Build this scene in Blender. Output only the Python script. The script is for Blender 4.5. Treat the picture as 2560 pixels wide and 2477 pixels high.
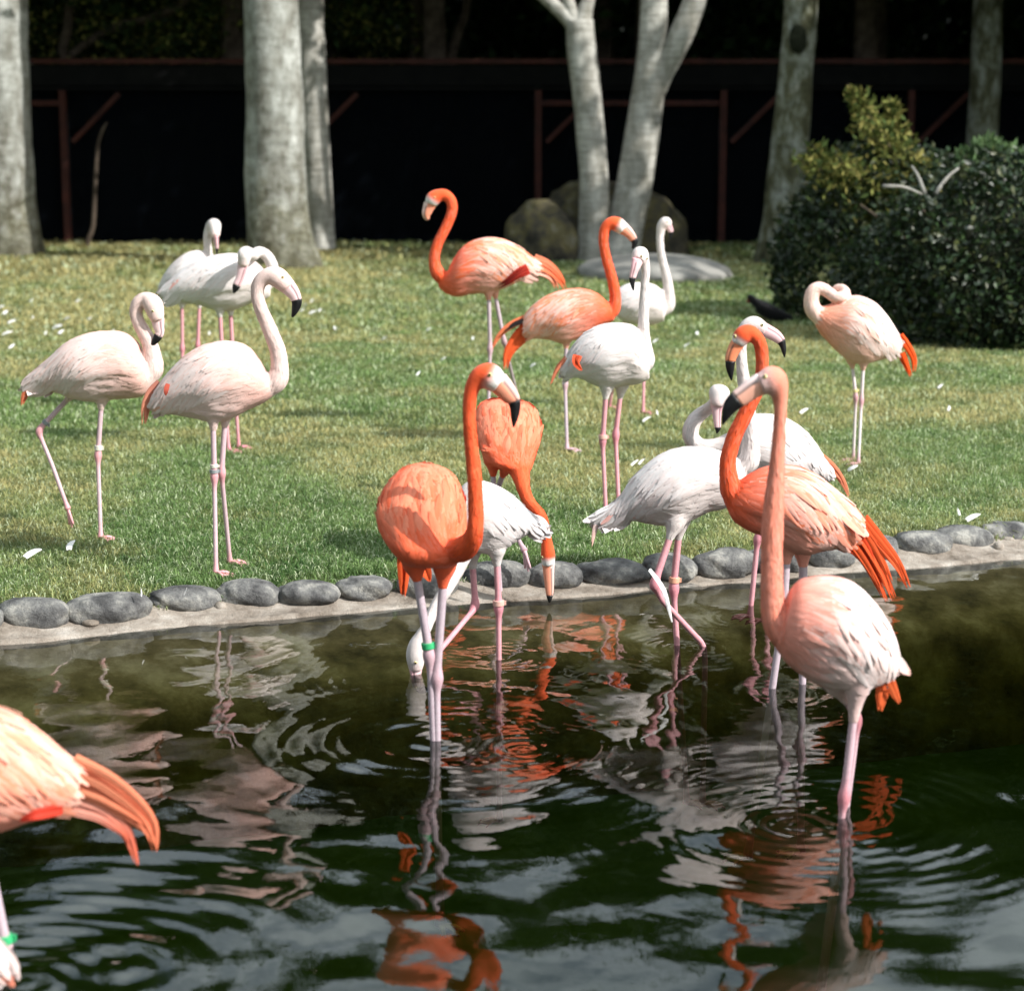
import bpy, math, random
import numpy as np
from mathutils import Vector, Matrix
from mathutils.bvhtree import BVHTree
random.seed(7); rng = np.random.default_rng(7)
scene = bpy.context.scene
col = scene.collection
for o in list(bpy.data.objects): bpy.data.objects.remove(o)

# ------------------------------------------------------------------ camera, sky, sun, exposure
F = 5000.0; W0, H0 = 2560.0, 2477.0; CAMZ = 1.85
PITCH = math.atan(898.0 / F); CP, SP = math.cos(PITCH), math.sin(PITCH)
cam = bpy.data.cameras.new('camera'); cam_ob = bpy.data.objects.new('camera', cam); col.objects.link(cam_ob)
cam_ob.location = (0, 0, CAMZ); cam_ob.rotation_euler = (math.pi / 2 - PITCH, 0, 0)
cam.sensor_fit = 'HORIZONTAL'; cam.sensor_width = 36; cam.lens = 36 * F / W0
cam.clip_end = 600; cam.clip_start = .1
cam.dof.use_dof = True; cam.dof.focus_distance = 8.1; cam.dof.aperture_fstop = 2.8
scene.camera = cam_ob
world = bpy.data.worlds.new('World'); scene.world = world; world.use_nodes = True
wn = world.node_tree.nodes; wl = world.node_tree.links
SUN = Vector((.86 * math.cos(math.radians(38)), -.51 * math.cos(math.radians(38)), math.sin(math.radians(38)))).normalized()
sky = wn.new('ShaderNodeTexSky'); sky.sky_type = 'NISHITA'; sky.sun_disc = False
sky.sun_elevation = math.radians(38); sky.sun_rotation = math.atan2(.86, -.51); sky.dust_density = 2.5; sky.air_density = 1.0
wn['Background'].inputs[1].default_value = .12
wl.new(sky.outputs[0], wn['Background'].inputs[0])
# thin bright high cloud over the blue
ctc = wn.new('ShaderNodeTexCoord'); cno = wn.new('ShaderNodeTexNoise'); cno.inputs['Scale'].default_value = 2.2; cno.inputs['Detail'].default_value = 7; cno.inputs['Roughness'].default_value = .6
cmp_ = wn.new('ShaderNodeMapping'); cmp_.inputs['Scale'].default_value = (1, 1, 2.6); wl.new(ctc.outputs['Generated'], cmp_.inputs[0]); wl.new(cmp_.outputs[0], cno.inputs['Vector'])
crp = wn.new('ShaderNodeValToRGB'); crp.color_ramp.elements[0].position = .44; crp.color_ramp.elements[0].color = (.12, .12, .12, 1); crp.color_ramp.elements[1].position = .58; wl.new(cno.outputs[0], crp.inputs[0])
cbg = wn.new('ShaderNodeBackground'); cbg.inputs[0].default_value = (.86, .97, 1.0, 1); cbg.inputs[1].default_value = 1.5
cmx = wn.new('ShaderNodeMixShader'); wl.new(crp.outputs[0], cmx.inputs[0]); wl.new(wn['Background'].outputs[0], cmx.inputs[1]); wl.new(cbg.outputs[0], cmx.inputs[2]); wl.new(cmx.outputs[0], wn['World Output'].inputs[0])
sl = bpy.data.lights.new('sun', 'SUN'); sl.energy = 4.8; sl.angle = math.radians(.5); sl.color = (1, .965, .925)
so = bpy.data.objects.new('sun', sl); col.objects.link(so); so.rotation_euler = SUN.to_track_quat('Z', 'Y').to_euler(); so.location = (10, -6, 9)
scene.view_settings.view_transform = 'Standard'; scene.view_settings.look = 'None'
scene.view_settings.exposure = 0.42; scene.view_settings.gamma = 1; scene.view_settings.use_curve_mapping = False
scene.cycles.use_denoising = True
scene.cycles.max_bounces = 8; scene.cycles.transparent_max_bounces = 12; scene.cycles.caustics_reflective = False; scene.cycles.caustics_refractive = False

# ------------------------------------------------------------------ projection helpers: photo pixel -> real position
def ray(px, py):
    a = (px - W0 / 2); b = (H0 / 2 - py)
    return np.array([a, F * CP + b * SP, -F * SP + b * CP])
def P(px, py, Y):
    r = ray(px, py); return np.array([0, 0, CAMZ]) + r * (Y / r[1])
def G(px, py, z=0.0):
    r = ray(px, py); return np.array([0, 0, CAMZ]) + r * ((z - CAMZ) / r[2])
def pxm(py, Y):                       # metres per photo pixel at distance Y
    r = ray(1280, py); return (Y / r[1])
WZ = -.10
D = 1.306                             # first overview of the photograph was read at 1/1.306 scale
class T:                              # a zoomed reading of the photo: scale and origin
    def __init__(s, k, ox, oy): s.k, s.ox, s.oy = k, ox, oy
    def __call__(s, x, y): return (x / s.k + s.ox, y / s.k + s.oy)
    def n(s, pts):                    # (x, y, r, dY) -> native
        return [(p[0] / s.k + s.ox, p[1] / s.k + s.oy, p[2] / s.k, p[3] if len(p) > 3 else 0.) for p in pts]
    def l(s, pts):
        return [(p[0] / s.k + s.ox, p[1] / s.k + s.oy, p[2] if len(p) > 2 else 0.) for p in pts]
    def b(s, pts):
        return [(p[0] / s.k + s.ox, p[1] / s.k + s.oy, p[2] / s.k + s.ox, p[3] / s.k + s.oy) for p in pts]
R1 = T(2.37, 0, 500); R3 = T(2.37, 1000, 430); R4 = T(2.37, 1600, 650); R5 = T(3.16, 900, 880); R6 = T(3.16, 900, 1300)
R7 = T(2.7086, 1700, 1300); R8 = T(2.44, 0, 1700); R66 = T(2.7075, 60, 700); R77 = T(3.646, 1980, 680); R55 = T(2.8, 1640, 1160)
R44 = T(4.74, 1680, 760); R22 = T(6.125, 1780, 680); R88 = T(3.16, 1450, 1080)

# ------------------------------------------------------------------ mesh helpers
def tag(o, label=None, cat=None, group=None, kind=None):
    if label: o['label'] = label
    if cat: o['category'] = cat
    if group: o['group'] = group
    if kind: o['kind'] = kind
    return o
def wloc(o):
    v = Vector((0, 0, 0))
    while o: v += o.location; o = o.parent
    return np.array(v)
def empty(name, loc, label=None, cat=None, group=None):
    o = bpy.data.objects.new(name, None); o.location = [float(c) for c in loc]; o.empty_display_size = .1
    col.objects.link(o); return tag(o, label, cat, group)
def mk(name, verts, faces, mat, parent=None, cols=None, smooth=True, loc=None):
    """one mesh object out of world-space vertices; faces = list of tuples or (n,3)/(n,4) array"""
    v = np.asarray(verts, dtype=np.float64)
    base = wloc(parent) if parent else np.zeros(3)
    ob = bpy.data.objects.new(name, None) if False else None
    own = np.zeros(3)
    if parent is None and loc is not None: own = np.asarray(loc, float)
    v = v - base - own
    me = bpy.data.meshes.new(name)
    if isinstance(faces, np.ndarray):
        k = faces.shape[1]; nf = len(faces)
        me.vertices.add(len(v)); me.vertices.foreach_set('co', v.astype(np.float32).ravel())
        me.loops.add(nf * k); me.loops.foreach_set('vertex_index', faces.astype(np.int32).ravel())
        me.polygons.add(nf); me.polygons.foreach_set('loop_start', np.arange(0, nf * k, k, dtype=np.int32))
        me.update(calc_edges=True)
    else:
        me.from_pydata(v.tolist(), [], faces); me.update()
    if smooth: me.polygons.foreach_set('use_smooth', np.ones(len(me.polygons), dtype=bool))
    if cols is not None:
        a = me.color_attributes.new('Col', 'FLOAT_COLOR', 'POINT')
        c = np.ones((len(v), 4), dtype=np.float32); c[:, :3] = cols; a.data.foreach_set('color', c.ravel())
    ob = bpy.data.objects.new(name, me); ob.location = own.tolist(); col.objects.link(ob)
    if parent: ob.parent = parent
    if mat: me.materials.append(mat)
    return ob
def cr(pts, n):
    """Catmull-Rom resample of rows of numbers"""
    p = np.asarray(pts, float); m = len(p)
    if m < 2: return p
    e = np.vstack([2 * p[0] - p[1], p, 2 * p[-1] - p[-2]])
    out = []
    for u in np.linspace(0, m - 1, n):
        i = min(int(u), m - 2); t = u - i
        a, b, c, d = e[i], e[i + 1], e[i + 2], e[i + 3]
        out.append(.5 * ((2 * b) + (-a + c) * t + (2 * a - 5 * b + 4 * c - d) * t * t + (-a + 3 * b - 3 * c + d) * t ** 3))
    return np.array(out)
def rings_mesh(rings, cap=True):
    m, k = rings.shape[0], rings.shape[1]
    v = rings.reshape(-1, 3); f = []
    for i in range(m - 1):
        for j in range(k):
            a = i * k + j; b = i * k + (j + 1) % k
            f.append((a, b, b + k, a + k))
    if cap:
        v = np.vstack([v, rings[0].mean(0), rings[-1].mean(0)]); n = m * k
        for j in range(k):
            f.append((j, n, (j + 1) % k)); f.append(((m - 1) * k + (j + 1) % k, n + 1, (m - 1) * k + j))
    return v, f
def tube(pts, rad, k=12, yscale=None, noise=0, seed=0):
    """round tube rings along 3D points"""
    pts = np.asarray(pts, float); rad = np.asarray(rad, float); m = len(pts)
    t = np.gradient(pts, axis=0); t /= np.linalg.norm(t, axis=1)[:, None] + 1e-9
    up = np.array([0, 1., 0]); up -= t[0] * up.dot(t[0])
    if np.linalg.norm(up) < 1e-3: up = np.array([1., 0, 0])
    up /= np.linalg.norm(up); R = []
    r_ = np.random.default_rng(seed)
    for i in range(m):
        up = up - t[i] * up.dot(t[i]); up /= np.linalg.norm(up) + 1e-9
        s = np.cross(t[i], up); a = np.linspace(0, 2 * math.pi, k, endpoint=False)
        rr = rad[i] * (1 + noise * r_.normal(size=k))
        o = (np.cos(a) * rr)[:, None] * up + (np.sin(a) * rr)[:, None] * s
        if yscale is not None: o[:, 1] *= yscale[i]
        R.append(pts[i] + o)
    return np.array(R)
def join(parts):
    V, Fc, n = [], [], 0
    for v, f in parts:
        V.append(np.asarray(v)); Fc += [tuple(i + n for i in q) for q in f]; n += len(v)
    return np.vstack(V), Fc
_lat = np.random.default_rng(3).random((256, 256))
def vnoise(x, y, s=1.0):
    x = np.asarray(x) * s + 1000.; y = np.asarray(y) * s + 1000.
    xi = np.floor(x).astype(int); yi = np.floor(y).astype(int); fx = x - xi; fy = y - yi
    fx = fx * fx * (3 - 2 * fx); fy = fy * fy * (3 - 2 * fy)
    g = lambda a, b: _lat[a % 256, b % 256]
    return (g(xi, yi) * (1 - fx) + g(xi + 1, yi) * fx) * (1 - fy) + (g(xi, yi + 1) * (1 - fx) + g(xi + 1, yi + 1) * fx) * fy
def fbm(x, y, s=1., o=4):
    t = 0; a = 1; n = 0
    for i in range(o): t = t + a * vnoise(x + i * 17.3, y - i * 9.1, s); n += a; a *= .5; s *= 2.03
    return t / n
def sstep(a, b, x): t = np.clip((x - a) / (b - a), 0, 1); return t * t * (3 - 2 * t)

# ------------------------------------------------------------------ materials
def mat(name):
    m = bpy.data.materials.new(name); m.use_nodes = True; nt = m.node_tree
    return m, nt.nodes, nt.links, nt.nodes['Principled BSDF']
def N(nodes, typ, **kw):
    n = nodes.new(typ)
    for k, v in kw.items():
        if k in n.inputs.keys(): n.inputs[k].default_value = v
        else: setattr(n, k, v)
    return n
def ramp(nodes, stops):
    r = nodes.new('ShaderNodeValToRGB'); e = r.color_ramp.elements
    while len(e) < len(stops): e.new(.5)
    for i, (p, c) in enumerate(stops): e[i].position = p; e[i].color = (*c, 1)
    return r
def noisy(name, stops, scale=8, detail=8, rough=.8, bump=.3, bscale=None, stretch=(1, 1, 1), dist=.01, spec=.3, rough_noise=.65, attr=False, sheen=0):
    m, n, l, b = mat(name)
    tc = n.new('ShaderNodeTexCoord'); mp = n.new('ShaderNodeMapping'); mp.inputs['Scale'].default_value = stretch
    l.new(tc.outputs['Object'], mp.inputs[0])
    t = N(n, 'ShaderNodeTexNoise', Scale=scale, Detail=detail, Roughness=rough_noise); l.new(mp.outputs[0], t.inputs['Vector'])
    if attr:
        a = n.new('ShaderNodeAttribute'); a.attribute_name = 'Col'
        r = ramp(n, stops); l.new(t.outputs[0], r.inputs[0])
        mx = N(n, 'ShaderNodeMix', data_type='RGBA', blend_type='MULTIPLY'); mx.inputs[0].default_value = 1
        l.new(a.outputs['Color'], mx.inputs[6]); l.new(r.outputs[0], mx.inputs[7]); l.new(mx.outputs[2], b.inputs['Base Color'])
    else:
        r = ramp(n, stops); l.new(t.outputs[0], r.inputs[0]); l.new(r.outputs[0], b.inputs['Base Color'])
    if bump:
        t2 = N(n, 'ShaderNodeTexNoise', Scale=bscale or scale * 3, Detail=8, Roughness=.7); l.new(mp.outputs[0], t2.inputs['Vector'])
        bp = N(n, 'ShaderNodeBump', Strength=bump, Distance=dist); l.new(t2.outputs[0], bp.inputs['Height']); l.new(bp.outputs[0], b.inputs['Normal'])
    b.inputs['Roughness'].default_value = rough; b.inputs['Specular IOR Level'].default_value = spec
    if sheen: b.inputs['Sheen Weight'].default_value = sheen
    return m
W1 = (1, 1, 1)
M_plume = noisy('plumage', [(.25, (.90, .88, .87)), (.6, W1)], scale=45, bump=.5, bscale=130, dist=.005, rough=.75, spec=.15, attr=True, sheen=.15)
M_feather = noisy('feather_vane', [(.3, (.93, .91, .9)), (.6, W1)], scale=60, bump=.25, bscale=220, dist=.002, rough=.65, spec=.2, attr=True)
M_skin = noisy('leg_skin', [(.35, (.88, .82, .84)), (.65, W1)], scale=70, bump=.35, bscale=180, dist=.002, rough=.45, spec=.4, attr=True)
M_bill = noisy('bill_horn', [(.3, (.93, .9, .9)), (.6, W1)], scale=40, bump=.05, rough=.32, spec=.5, attr=True)
M_black = noisy('black_horn', [(.3, (.006, .006, .007)), (.7, (.014, .014, .015))], scale=40, bump=.1, rough=.35, spec=.3)
def plain(name, c, rough=.5, spec=.5):
    return noisy(name, [(.3, tuple(x * .85 for x in c)), (.7, c)], scale=60, bump=.05, rough=rough, spec=spec)
M_eye = plain('eye_yellow', (.75, .62, .30), .2); M_pupil = plain('pupil_black', (.01, .01, .01), .1)
M_red_eye = M_eye
BANDS = {'green': plain('band_green', (.04, .42, .16), .35), 'white': plain('band_white', (.75, .72, .62), .4), 'grey': plain('band_grey', (.28, .30, .31), .35),
         'orange': plain('band_orange', (.80, .42, .28), .4), 'yellow': plain('band_yellow', (.75, .65, .30), .4), 'pink': plain('band_pink', (.75, .45, .38), .4)}
M_concrete = noisy('pond_concrete', [(.30, (.10, .08, .06)), (.42, (.22, .185, .15)), (.56, (.33, .29, .245)), (.72, (.50, .46, .41))], scale=7, bump=.9, bscale=45, dist=.012, rough=.85)
M_stone = noisy('cobble_stone', [(.36, (.055, .055, .055)), (.46, (.12, .12, .118)), (.54, (.19, .19, .18)), (.64, (.36, .35, .315))], scale=9, bump=1, bscale=60, dist=.012, rough=.8)
M_rock = noisy('mossy_rock', [(.36, (.02, .02, .016)), (.47, (.07, .062, .042)), (.56, (.11, .095, .04)), (.7, (.20, .19, .15))], scale=3.2, bump=.8, bscale=9, dist=.05, rough=.9)
M_slab = noisy('pale_slab_rock', [(.3, (.16, .155, .14)), (.7, (.34, .33, .30))], scale=2.5, bump=.6, bscale=12, dist=.03, rough=.9)
M_bed = noisy('pond_bed', [(.32, (.08, .06, .03)), (.5, (.30, .225, .12)), (.66, (.60, .48, .33))], scale=4, bump=.5, bscale=14, dist=.02, rough=.9)
M_silt = noisy('green_silt', [(.3, (.07, .13, .045)), (.7, (.13, .21, .08))], scale=3, bump=.3, rough=.95)
M_soil = noisy('lawn_soil', [(.3, (.05, .07, .025)), (.55, (.11, .14, .05)), (.8, (.22, .22, .10))], scale=3, bump=.8, bscale=60, dist=.02, rough=.95, spec=.1)
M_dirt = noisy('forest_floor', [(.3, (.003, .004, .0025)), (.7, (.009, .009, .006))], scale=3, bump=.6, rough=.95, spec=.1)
M_rust = noisy('rust_red_timber', [(.3, (.025, .006, .004)), (.7, (.075, .018, .011))], scale=6, bump=.3, rough=.7)
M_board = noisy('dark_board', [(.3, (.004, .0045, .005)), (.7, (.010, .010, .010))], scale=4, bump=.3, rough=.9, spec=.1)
def bark(name, stops, ring=0, moss=0):
    m, n, l, b = mat(name)
    tc = n.new('ShaderNodeTexCoord')
    mp = n.new('ShaderNodeMapping'); mp.inputs['Scale'].default_value = (1, 1, .45); l.new(tc.outputs['Object'], mp.inputs[0])
    t = N(n, 'ShaderNodeTexNoise', Scale=4.2, Detail=10, Roughness=.68); l.new(mp.outputs[0], t.inputs['Vector'])
    r = ramp(n, stops); l.new(t.outputs[0], r.inputs[0])
    mp2 = n.new('ShaderNodeMapping'); mp2.inputs['Scale'].default_value = (1.2, 1.2, 9 if ring else 3); l.new(tc.outputs['Object'], mp2.inputs[0])
    t2 = N(n, 'ShaderNodeTexNoise', Scale=2.6, Detail=8, Roughness=.7); l.new(mp2.outputs[0], t2.inputs['Vector'])
    r2 = ramp(n, [(.36, (.62, .62, .60)), (.56, (1, 1, 1))]); l.new(t2.outputs[0], r2.inputs[0])
    mx = N(n, 'ShaderNodeMix', data_type='RGBA', blend_type='MULTIPLY'); mx.inputs[0].default_value = 1
    l.new(r.outputs[0], mx.inputs[6]); l.new(r2.outputs[0], mx.inputs[7])
    sx = n.new('ShaderNodeSeparateXYZ'); l.new(tc.outputs['Object'], sx.inputs[0])
    t3 = N(n, 'ShaderNodeTexNoise', Scale=3.4, Detail=8, Roughness=.7); l.new(tc.outputs['Object'], t3.inputs['Vector'])
    ad = N(n, 'ShaderNodeMath', operation='MULTIPLY_ADD'); ad.inputs[1].default_value = .22; l.new(sx.outputs[2], ad.inputs[0]); l.new(t3.outputs[0], ad.inputs[2])
    r3 = ramp(n, [(.52, (.30, .28, .20)), (.66, (.62, .60, .52)), (.80, (1, 1, 1))]); l.new(ad.outputs[0], r3.inputs[0])
    mx3 = N(n, 'ShaderNodeMix', data_type='RGBA', blend_type='MULTIPLY'); mx3.inputs[0].default_value = 1 if moss else 0
    l.new(mx.outputs[2], mx3.inputs[6]); l.new(r3.outputs[0], mx3.inputs[7]); l.new(mx3.outputs[2], b.inputs['Base Color'])
    bp = N(n, 'ShaderNodeBump', Strength=.9, Distance=.03); l.new(t2.outputs[0], bp.inputs['Height']); l.new(bp.outputs[0], b.inputs['Normal'])
    b.inputs['Roughness'].default_value = .9; b.inputs['Specular IOR Level'].default_value = .15
    return m
M_bark = bark('grey_lichen_bark', [(.34, (.13, .125, .10)), (.45, (.24, .24, .21)), (.55, (.34, .35, .32)), (.66, (.52, .53, .50))], moss=1)
M_bark4 = bark('mottled_dark_bark', [(.36, (.03, .03, .018)), (.47, (.09, .09, .05)), (.56, (.19, .20, .16)), (.68, (.34, .36, .33))])  # darker mottled variant of the grey bark
M_bark2 = bark('pale_smooth_bark', [(.34, (.22, .21, .17)), (.5, (.38, .37, .33)), (.66, (.58, .57, .52))], ring=1)
M_bark3 = bark('dark_branch_bark', [(.3, (.03, .022, .016)), (.6, (.11, .085, .065)), (.8, (.2, .16, .13))])
def leafmat(name, spec=.5, rough=.35, trans=.15):
    m, n, l, b = mat(name)
    a = n.new('ShaderNodeAttribute'); a.attribute_name = 'Col'; l.new(a.outputs['Color'], b.inputs['Base Color'])
    b.inputs['Roughness'].default_value = rough; b.inputs['Specular IOR Level'].default_value = spec
    if trans:
        tr = n.new('ShaderNodeBsdfTranslucent'); l.new(a.outputs['Color'], tr.inputs[0])
        mx = n.new('ShaderNodeMixShader'); mx.inputs[0].default_value = trans
        l.new(b.outputs[0], mx.inputs[1]); l.new(tr.outputs[0], mx.inputs[2]); l.new(mx.outputs[0], n['Material Output'].inputs[0])
    return m
M_leaf = leafmat('glossy_leaf', .32, .42, .1); M_crown = leafmat('crown_leaf', .1, .7, .2); M_grass = leafmat('grass_blade', .25, .5, .35)
# water: fresnel mirror over clear surface, green-brown absorption beneath
def water_mat():
    m = bpy.data.materials.new('pond_water'); m.use_nodes = True; n = m.node_tree.nodes; l = m.node_tree.links
    n.remove(n['Principled BSDF']); out = n['Material Output']
    tc = n.new('ShaderNodeTexCoord')
    t = N(n, 'ShaderNodeTexNoise', Scale=11, Detail=4, Roughness=.55); l.new(tc.outputs['Object'], t.inputs['Vector'])
    bp = N(n, 'ShaderNodeBump', Strength=1, Distance=.0006); l.new(t.outputs[0], bp.inputs['Height'])
    fr = N(n, 'ShaderNodeFresnel', IOR=1.42); l.new(bp.outputs[0], fr.inputs['Normal'])
    mm = N(n, 'ShaderNodeMath', operation='MULTIPLY'); mm.inputs[1].default_value = 1.0; l.new(fr.outputs[0], mm.inputs[0])
    gl = N(n, 'ShaderNodeBsdfGlossy', Roughness=.0); gl.inputs['Color'].default_value = (1, 1, 1, 1); l.new(bp.outputs[0], gl.inputs['Normal'])
    tr = n.new('ShaderNodeBsdfTransparent'); tr.inputs[0].default_value = (.97, .98, .95, 1)
    mx = n.new('ShaderNodeMixShader'); l.new(mm.outputs[0], mx.inputs[0]); l.new(tr.outputs[0], mx.inputs[1]); l.new(gl.outputs[0], mx.inputs[2])
    l.new(mx.outputs[0], out.inputs['Surface'])
    va = N(n, 'ShaderNodeVolumeAbsorption', Density=1.9); va.inputs['Color'].default_value = (.56, .60, .14, 1); l.new(va.outputs[0], out.inputs['Volume'])
    return m
M_water = water_mat()
def net_mat():
    m, n, l, b = mat('dark_netting'); b.inputs['Base Color'].default_value = (.0035, .0045, .006, 1); b.inputs['Roughness'].default_value = 1; b.inputs['Specular IOR Level'].default_value = 0
    tr = n.new('ShaderNodeBsdfTransparent'); mx = n.new('ShaderNodeMixShader'); mx.inputs[0].default_value = .18
    l.new(b.outputs[0], mx.inputs[1]); l.new(tr.outputs[0], mx.inputs[2]); l.new(mx.outputs[0], n['Material Output'].inputs[0])
    return m
M_net = net_mat()

# ------------------------------------------------------------------ pond: bank line, bed, water, lawn
bank_px = [(-1500, 1345), (-700, 1295), (-300, 1262), (0, 1235), (200, 1215), (400, 1195), (640, 1176), (850, 1160), (1060, 1146), (1250, 1132), (1440, 1112), (1700, 1092), (1960, 1070), (2300, 1040), (2800, 1005), (4200, 930)]
bp_w = np.array([G(x * D, y * D, WZ)[:2] for x, y in bank_px])
bp_w = np.vstack([[-16, bp_w[0][1] - .4], bp_w, [18, bp_w[-1][1] + .8]]) if bp_w[0][0] > -16 else bp_w
bx = np.linspace(-15.5, 17.5, 661)
order = np.argsort(bp_w[:, 0]); bp_w = bp_w[order]
by = np.interp(bx, bp_w[:, 0], bp_w[:, 1])
ker = np.ones(21) / 21; by = np.convolve(np.pad(by, 10, mode='edge'), ker, 'valid')
def bankY(x): return np.interp(x, bx, by)
tx = np.gradient(bx); ty = np.gradient(by); tl = np.hypot(tx, ty); bnx, bny = -ty / tl, tx / tl
def sweep(prof, nz=0.0, seed=0, nn=0.0):
    V = []
    for k, (n_, z_) in enumerate(prof):
        jn = nn * (fbm(bx, bx * 0 + k * 1.7 + seed, 6) - .5); jz = nz * (fbm(bx, bx * 0 + k * .9 + 40 + seed, 7) - .5)
        V.append(np.stack([bx + bnx * (n_ + jn), by + bny * (n_ + jn), z_ + jz], 1))
    V = np.array(V); m, k = V.shape[:2]; idx = np.arange(m * k).reshape(m, k)
    f = np.stack([idx[:-1, :-1], idx[:-1, 1:], idx[1:, 1:], idx[1:, :-1]], -1).reshape(-1, 4)
    return V.reshape(-1, 3), f
v, f = sweep([(-.05, WZ - .10), (-.02, WZ - .03), (0.0, WZ + .004), (.02, WZ + .01), (.04, WZ + .012), (.08, WZ + .020), (.12, -.072), (.17, -.055), (.24, -.04), (.33, -.035), (.45, -.035), (.7, -.06), (.9, -.3)],   .03, 1, .04)
edge = tag(mk('pond_edge', v, f, M_concrete), kind='structure')
v, f = sweep([(.03, WZ - .012), (-.05, WZ - .030), (-.15, WZ - .055), (-.3, WZ - .09), (-.42, WZ - .13), (-.48, WZ - .16), (-.53, WZ - .22), (-.58, WZ - .5), (-.64, WZ - .78)], .02, 5, .05)
tag(mk('pond_shelf', v, f, M_bed), kind='structure')
v, f = sweep([(-.60, WZ - .68), (-1.5, WZ - .72), (-9, WZ - .74)], .02, 8, .05)
tag(mk('pond_bed', v, f, M_silt), kind='structure')
# water surface: fan grid, waves of real relief
nr, nc = 620, 520
u = np.linspace(-1, 1, nc); yy = 3.7 + (9.9 - 3.7) * np.linspace(0, 1, nr) ** 1.15
YY, UU = np.meshgrid(yy, u, indexing='ij'); XX = UU * (.262 * YY + .35)
ed = np.minimum(sstep(0, .12, 1 - np.abs(UU)), np.minimum(sstep(3.7, 4.0, YY), sstep(9.9, 9.6, YY)))
def ring(px, py, lam, amp, R, ph=0, r0=.02):
    c = G(px, py, WZ); r = np.hypot(XX - c[0], YY - c[1])
    return amp * np.cos(2 * math.pi * r / lam + ph) * np.exp(-r / R) * sstep(0, r0 * 3, r + r0)
hz = np.zeros_like(XX); rw = np.random.default_rng(12)
def swell(l0, l1, n, slope):
    h = np.zeros_like(XX)
    for _ in range(n):
        lam = l0 * (l1 / l0) ** rw.random(); a_ = rw.random() * 2 * math.pi; ph = rw.random() * 6.283
        h += slope * lam / 6.283 * math.sqrt(2. / n) * np.sin(6.283 / lam * (XX * math.cos(a_) + YY * math.sin(a_)) + ph)
    return h
near = sstep(5.2, 7.2, YY)
hz = swell(.45, 1.1, 12, .019) + swell(.18, .45, 16, .017) * (.45 + .55 * vnoise(XX + 3, YY, .8) * 1.6) + swell(.07, .16, 14, .009) * (.25 + .75 * near) * vnoise(XX - 7, YY, 1.1) * 1.5
calm = 1 - .55 * sstep(1.0, 2.0, XX) * sstep(9.5, 6, YY)
hz = hz * calm
for a in [(1306, 1868, .050, .00055, .22), (1990, 2064, .055, .0006, .25), (1093, 1850, .075, .0007, .45), (1040, 1692, .05, .0005, .25), (1245, 1640, .05, .0004, .2),
          (1762, 1620, .045, .0004, .18), (1697, 1620, .05, .0004, .2), (2110, 2040, .07, .0006, .35), (1935, 1730, .05, .0003, .2), (1875, 1545, .04, .0003, .12), (1093, 1850, .30, .0022, .9), (300, 2420, .16, .0016, .5), (60, 2460, .07, .0008, .4)]:
    hz = hz + ring(*a)
ZZ = WZ + hz * ed
idx = np.arange(nr * nc).reshape(nr, nc)
f1 = np.stack([idx[:-1, :-1], idx[:-1, 1:], idx[1:, 1:], idx[1:, :-1]], -1).reshape(-1, 4)
V1 = np.stack([XX, YY, ZZ], -1).reshape(-1, 3)
def quadpts(q): return np.array([[a, b, WZ] for a, b in q])
e0, e1 = .262 * 3.7 + .35, .262 * 9.9 + .35
side = 15.4
extra = [[(-side, 2.6), (side, 2.6), (e0, 3.7), (-e0, 3.7)], [(-side, 2.6), (-e0, 3.7), (-e1, 9.9), (-side, 12.5)], [(e0, 3.7), (side, 2.6), (side, 12.5), (e1, 9.9)], [(-e1, 9.9), (e1, 9.9), (side, 12.5), (-side, 12.5)]]
V2 = []; F2 = []
for q in extra: F2.append([len(V1) + len(V2) + i for i in range(4)]); V2 += quadpts(q).tolist()
wv = np.vstack([V1, V2]); wf = np.vstack([f1, np.array(F2)])
tag(mk('pond_water', wv, wf, M_water), kind='structure')
# lawn sheet behind the bank, ground elsewhere
rows = [.20, .36, 1, 1.6, 2.4, 3.5, 5, 7, 9.5, 12, 16, 20, 25, 30, 50, 100, 260]
V = []
for k, r_ in enumerate(rows):
    yv = by + bny * r_ if k < 3 else np.maximum(by + r_, 0); xv = bx + (bnx * r_ if k < 3 else 0)
    if k >= 12: xv = bx * (1 + (r_ - 25) * .05)
    V.append(np.stack([xv, yv, (-.075 if k == 0 else 0.) + .02 * (fbm(xv, yv, .7) - .5)], 1))
V = np.array(V); m_, k_ = V.shape[:2]; idx = np.arange(m_ * k_).reshape(m_, k_)
tag(mk('lawn', V.reshape(-1, 3), np.stack([idx[:-1, :-1], idx[:-1, 1:], idx[1:, 1:], idx[1:, :-1]], -1).reshape(-1, 4), M_soil), kind='structure')
gv = [(-300, -200, -.02), (300, -200, -.02), (300, 2.6, -.02), (-300, 2.6, -.02), (-300, 2.6, -.02), (-15.3, 2.6, -.02), (-15.3, 80, -.04), (-300, 80, -.04), (15.3, 2.6, -.02), (300, 2.6, -.02), (300, 80, -.04), (15.3, 80, -.04),
      (-300, 2.6, -1), (300, 2.6, -1)]
tag(mk('ground', gv, [(0, 1, 2, 3), (4, 5, 6, 7), (8, 9, 10, 11), (3, 2, 13, 12)], M_soil, smooth=False), kind='structure')

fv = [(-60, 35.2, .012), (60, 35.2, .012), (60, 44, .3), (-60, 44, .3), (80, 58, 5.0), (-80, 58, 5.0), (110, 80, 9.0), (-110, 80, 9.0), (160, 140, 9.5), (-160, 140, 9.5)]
tag(mk('added_slope', fv, [(0, 1, 2, 3), (3, 2, 4, 5), (5, 4, 6, 7), (7, 6, 8, 9)], M_dirt, smooth=False), kind='structure')  # invented dark slope, covers bright sky gaps between the trees
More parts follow.
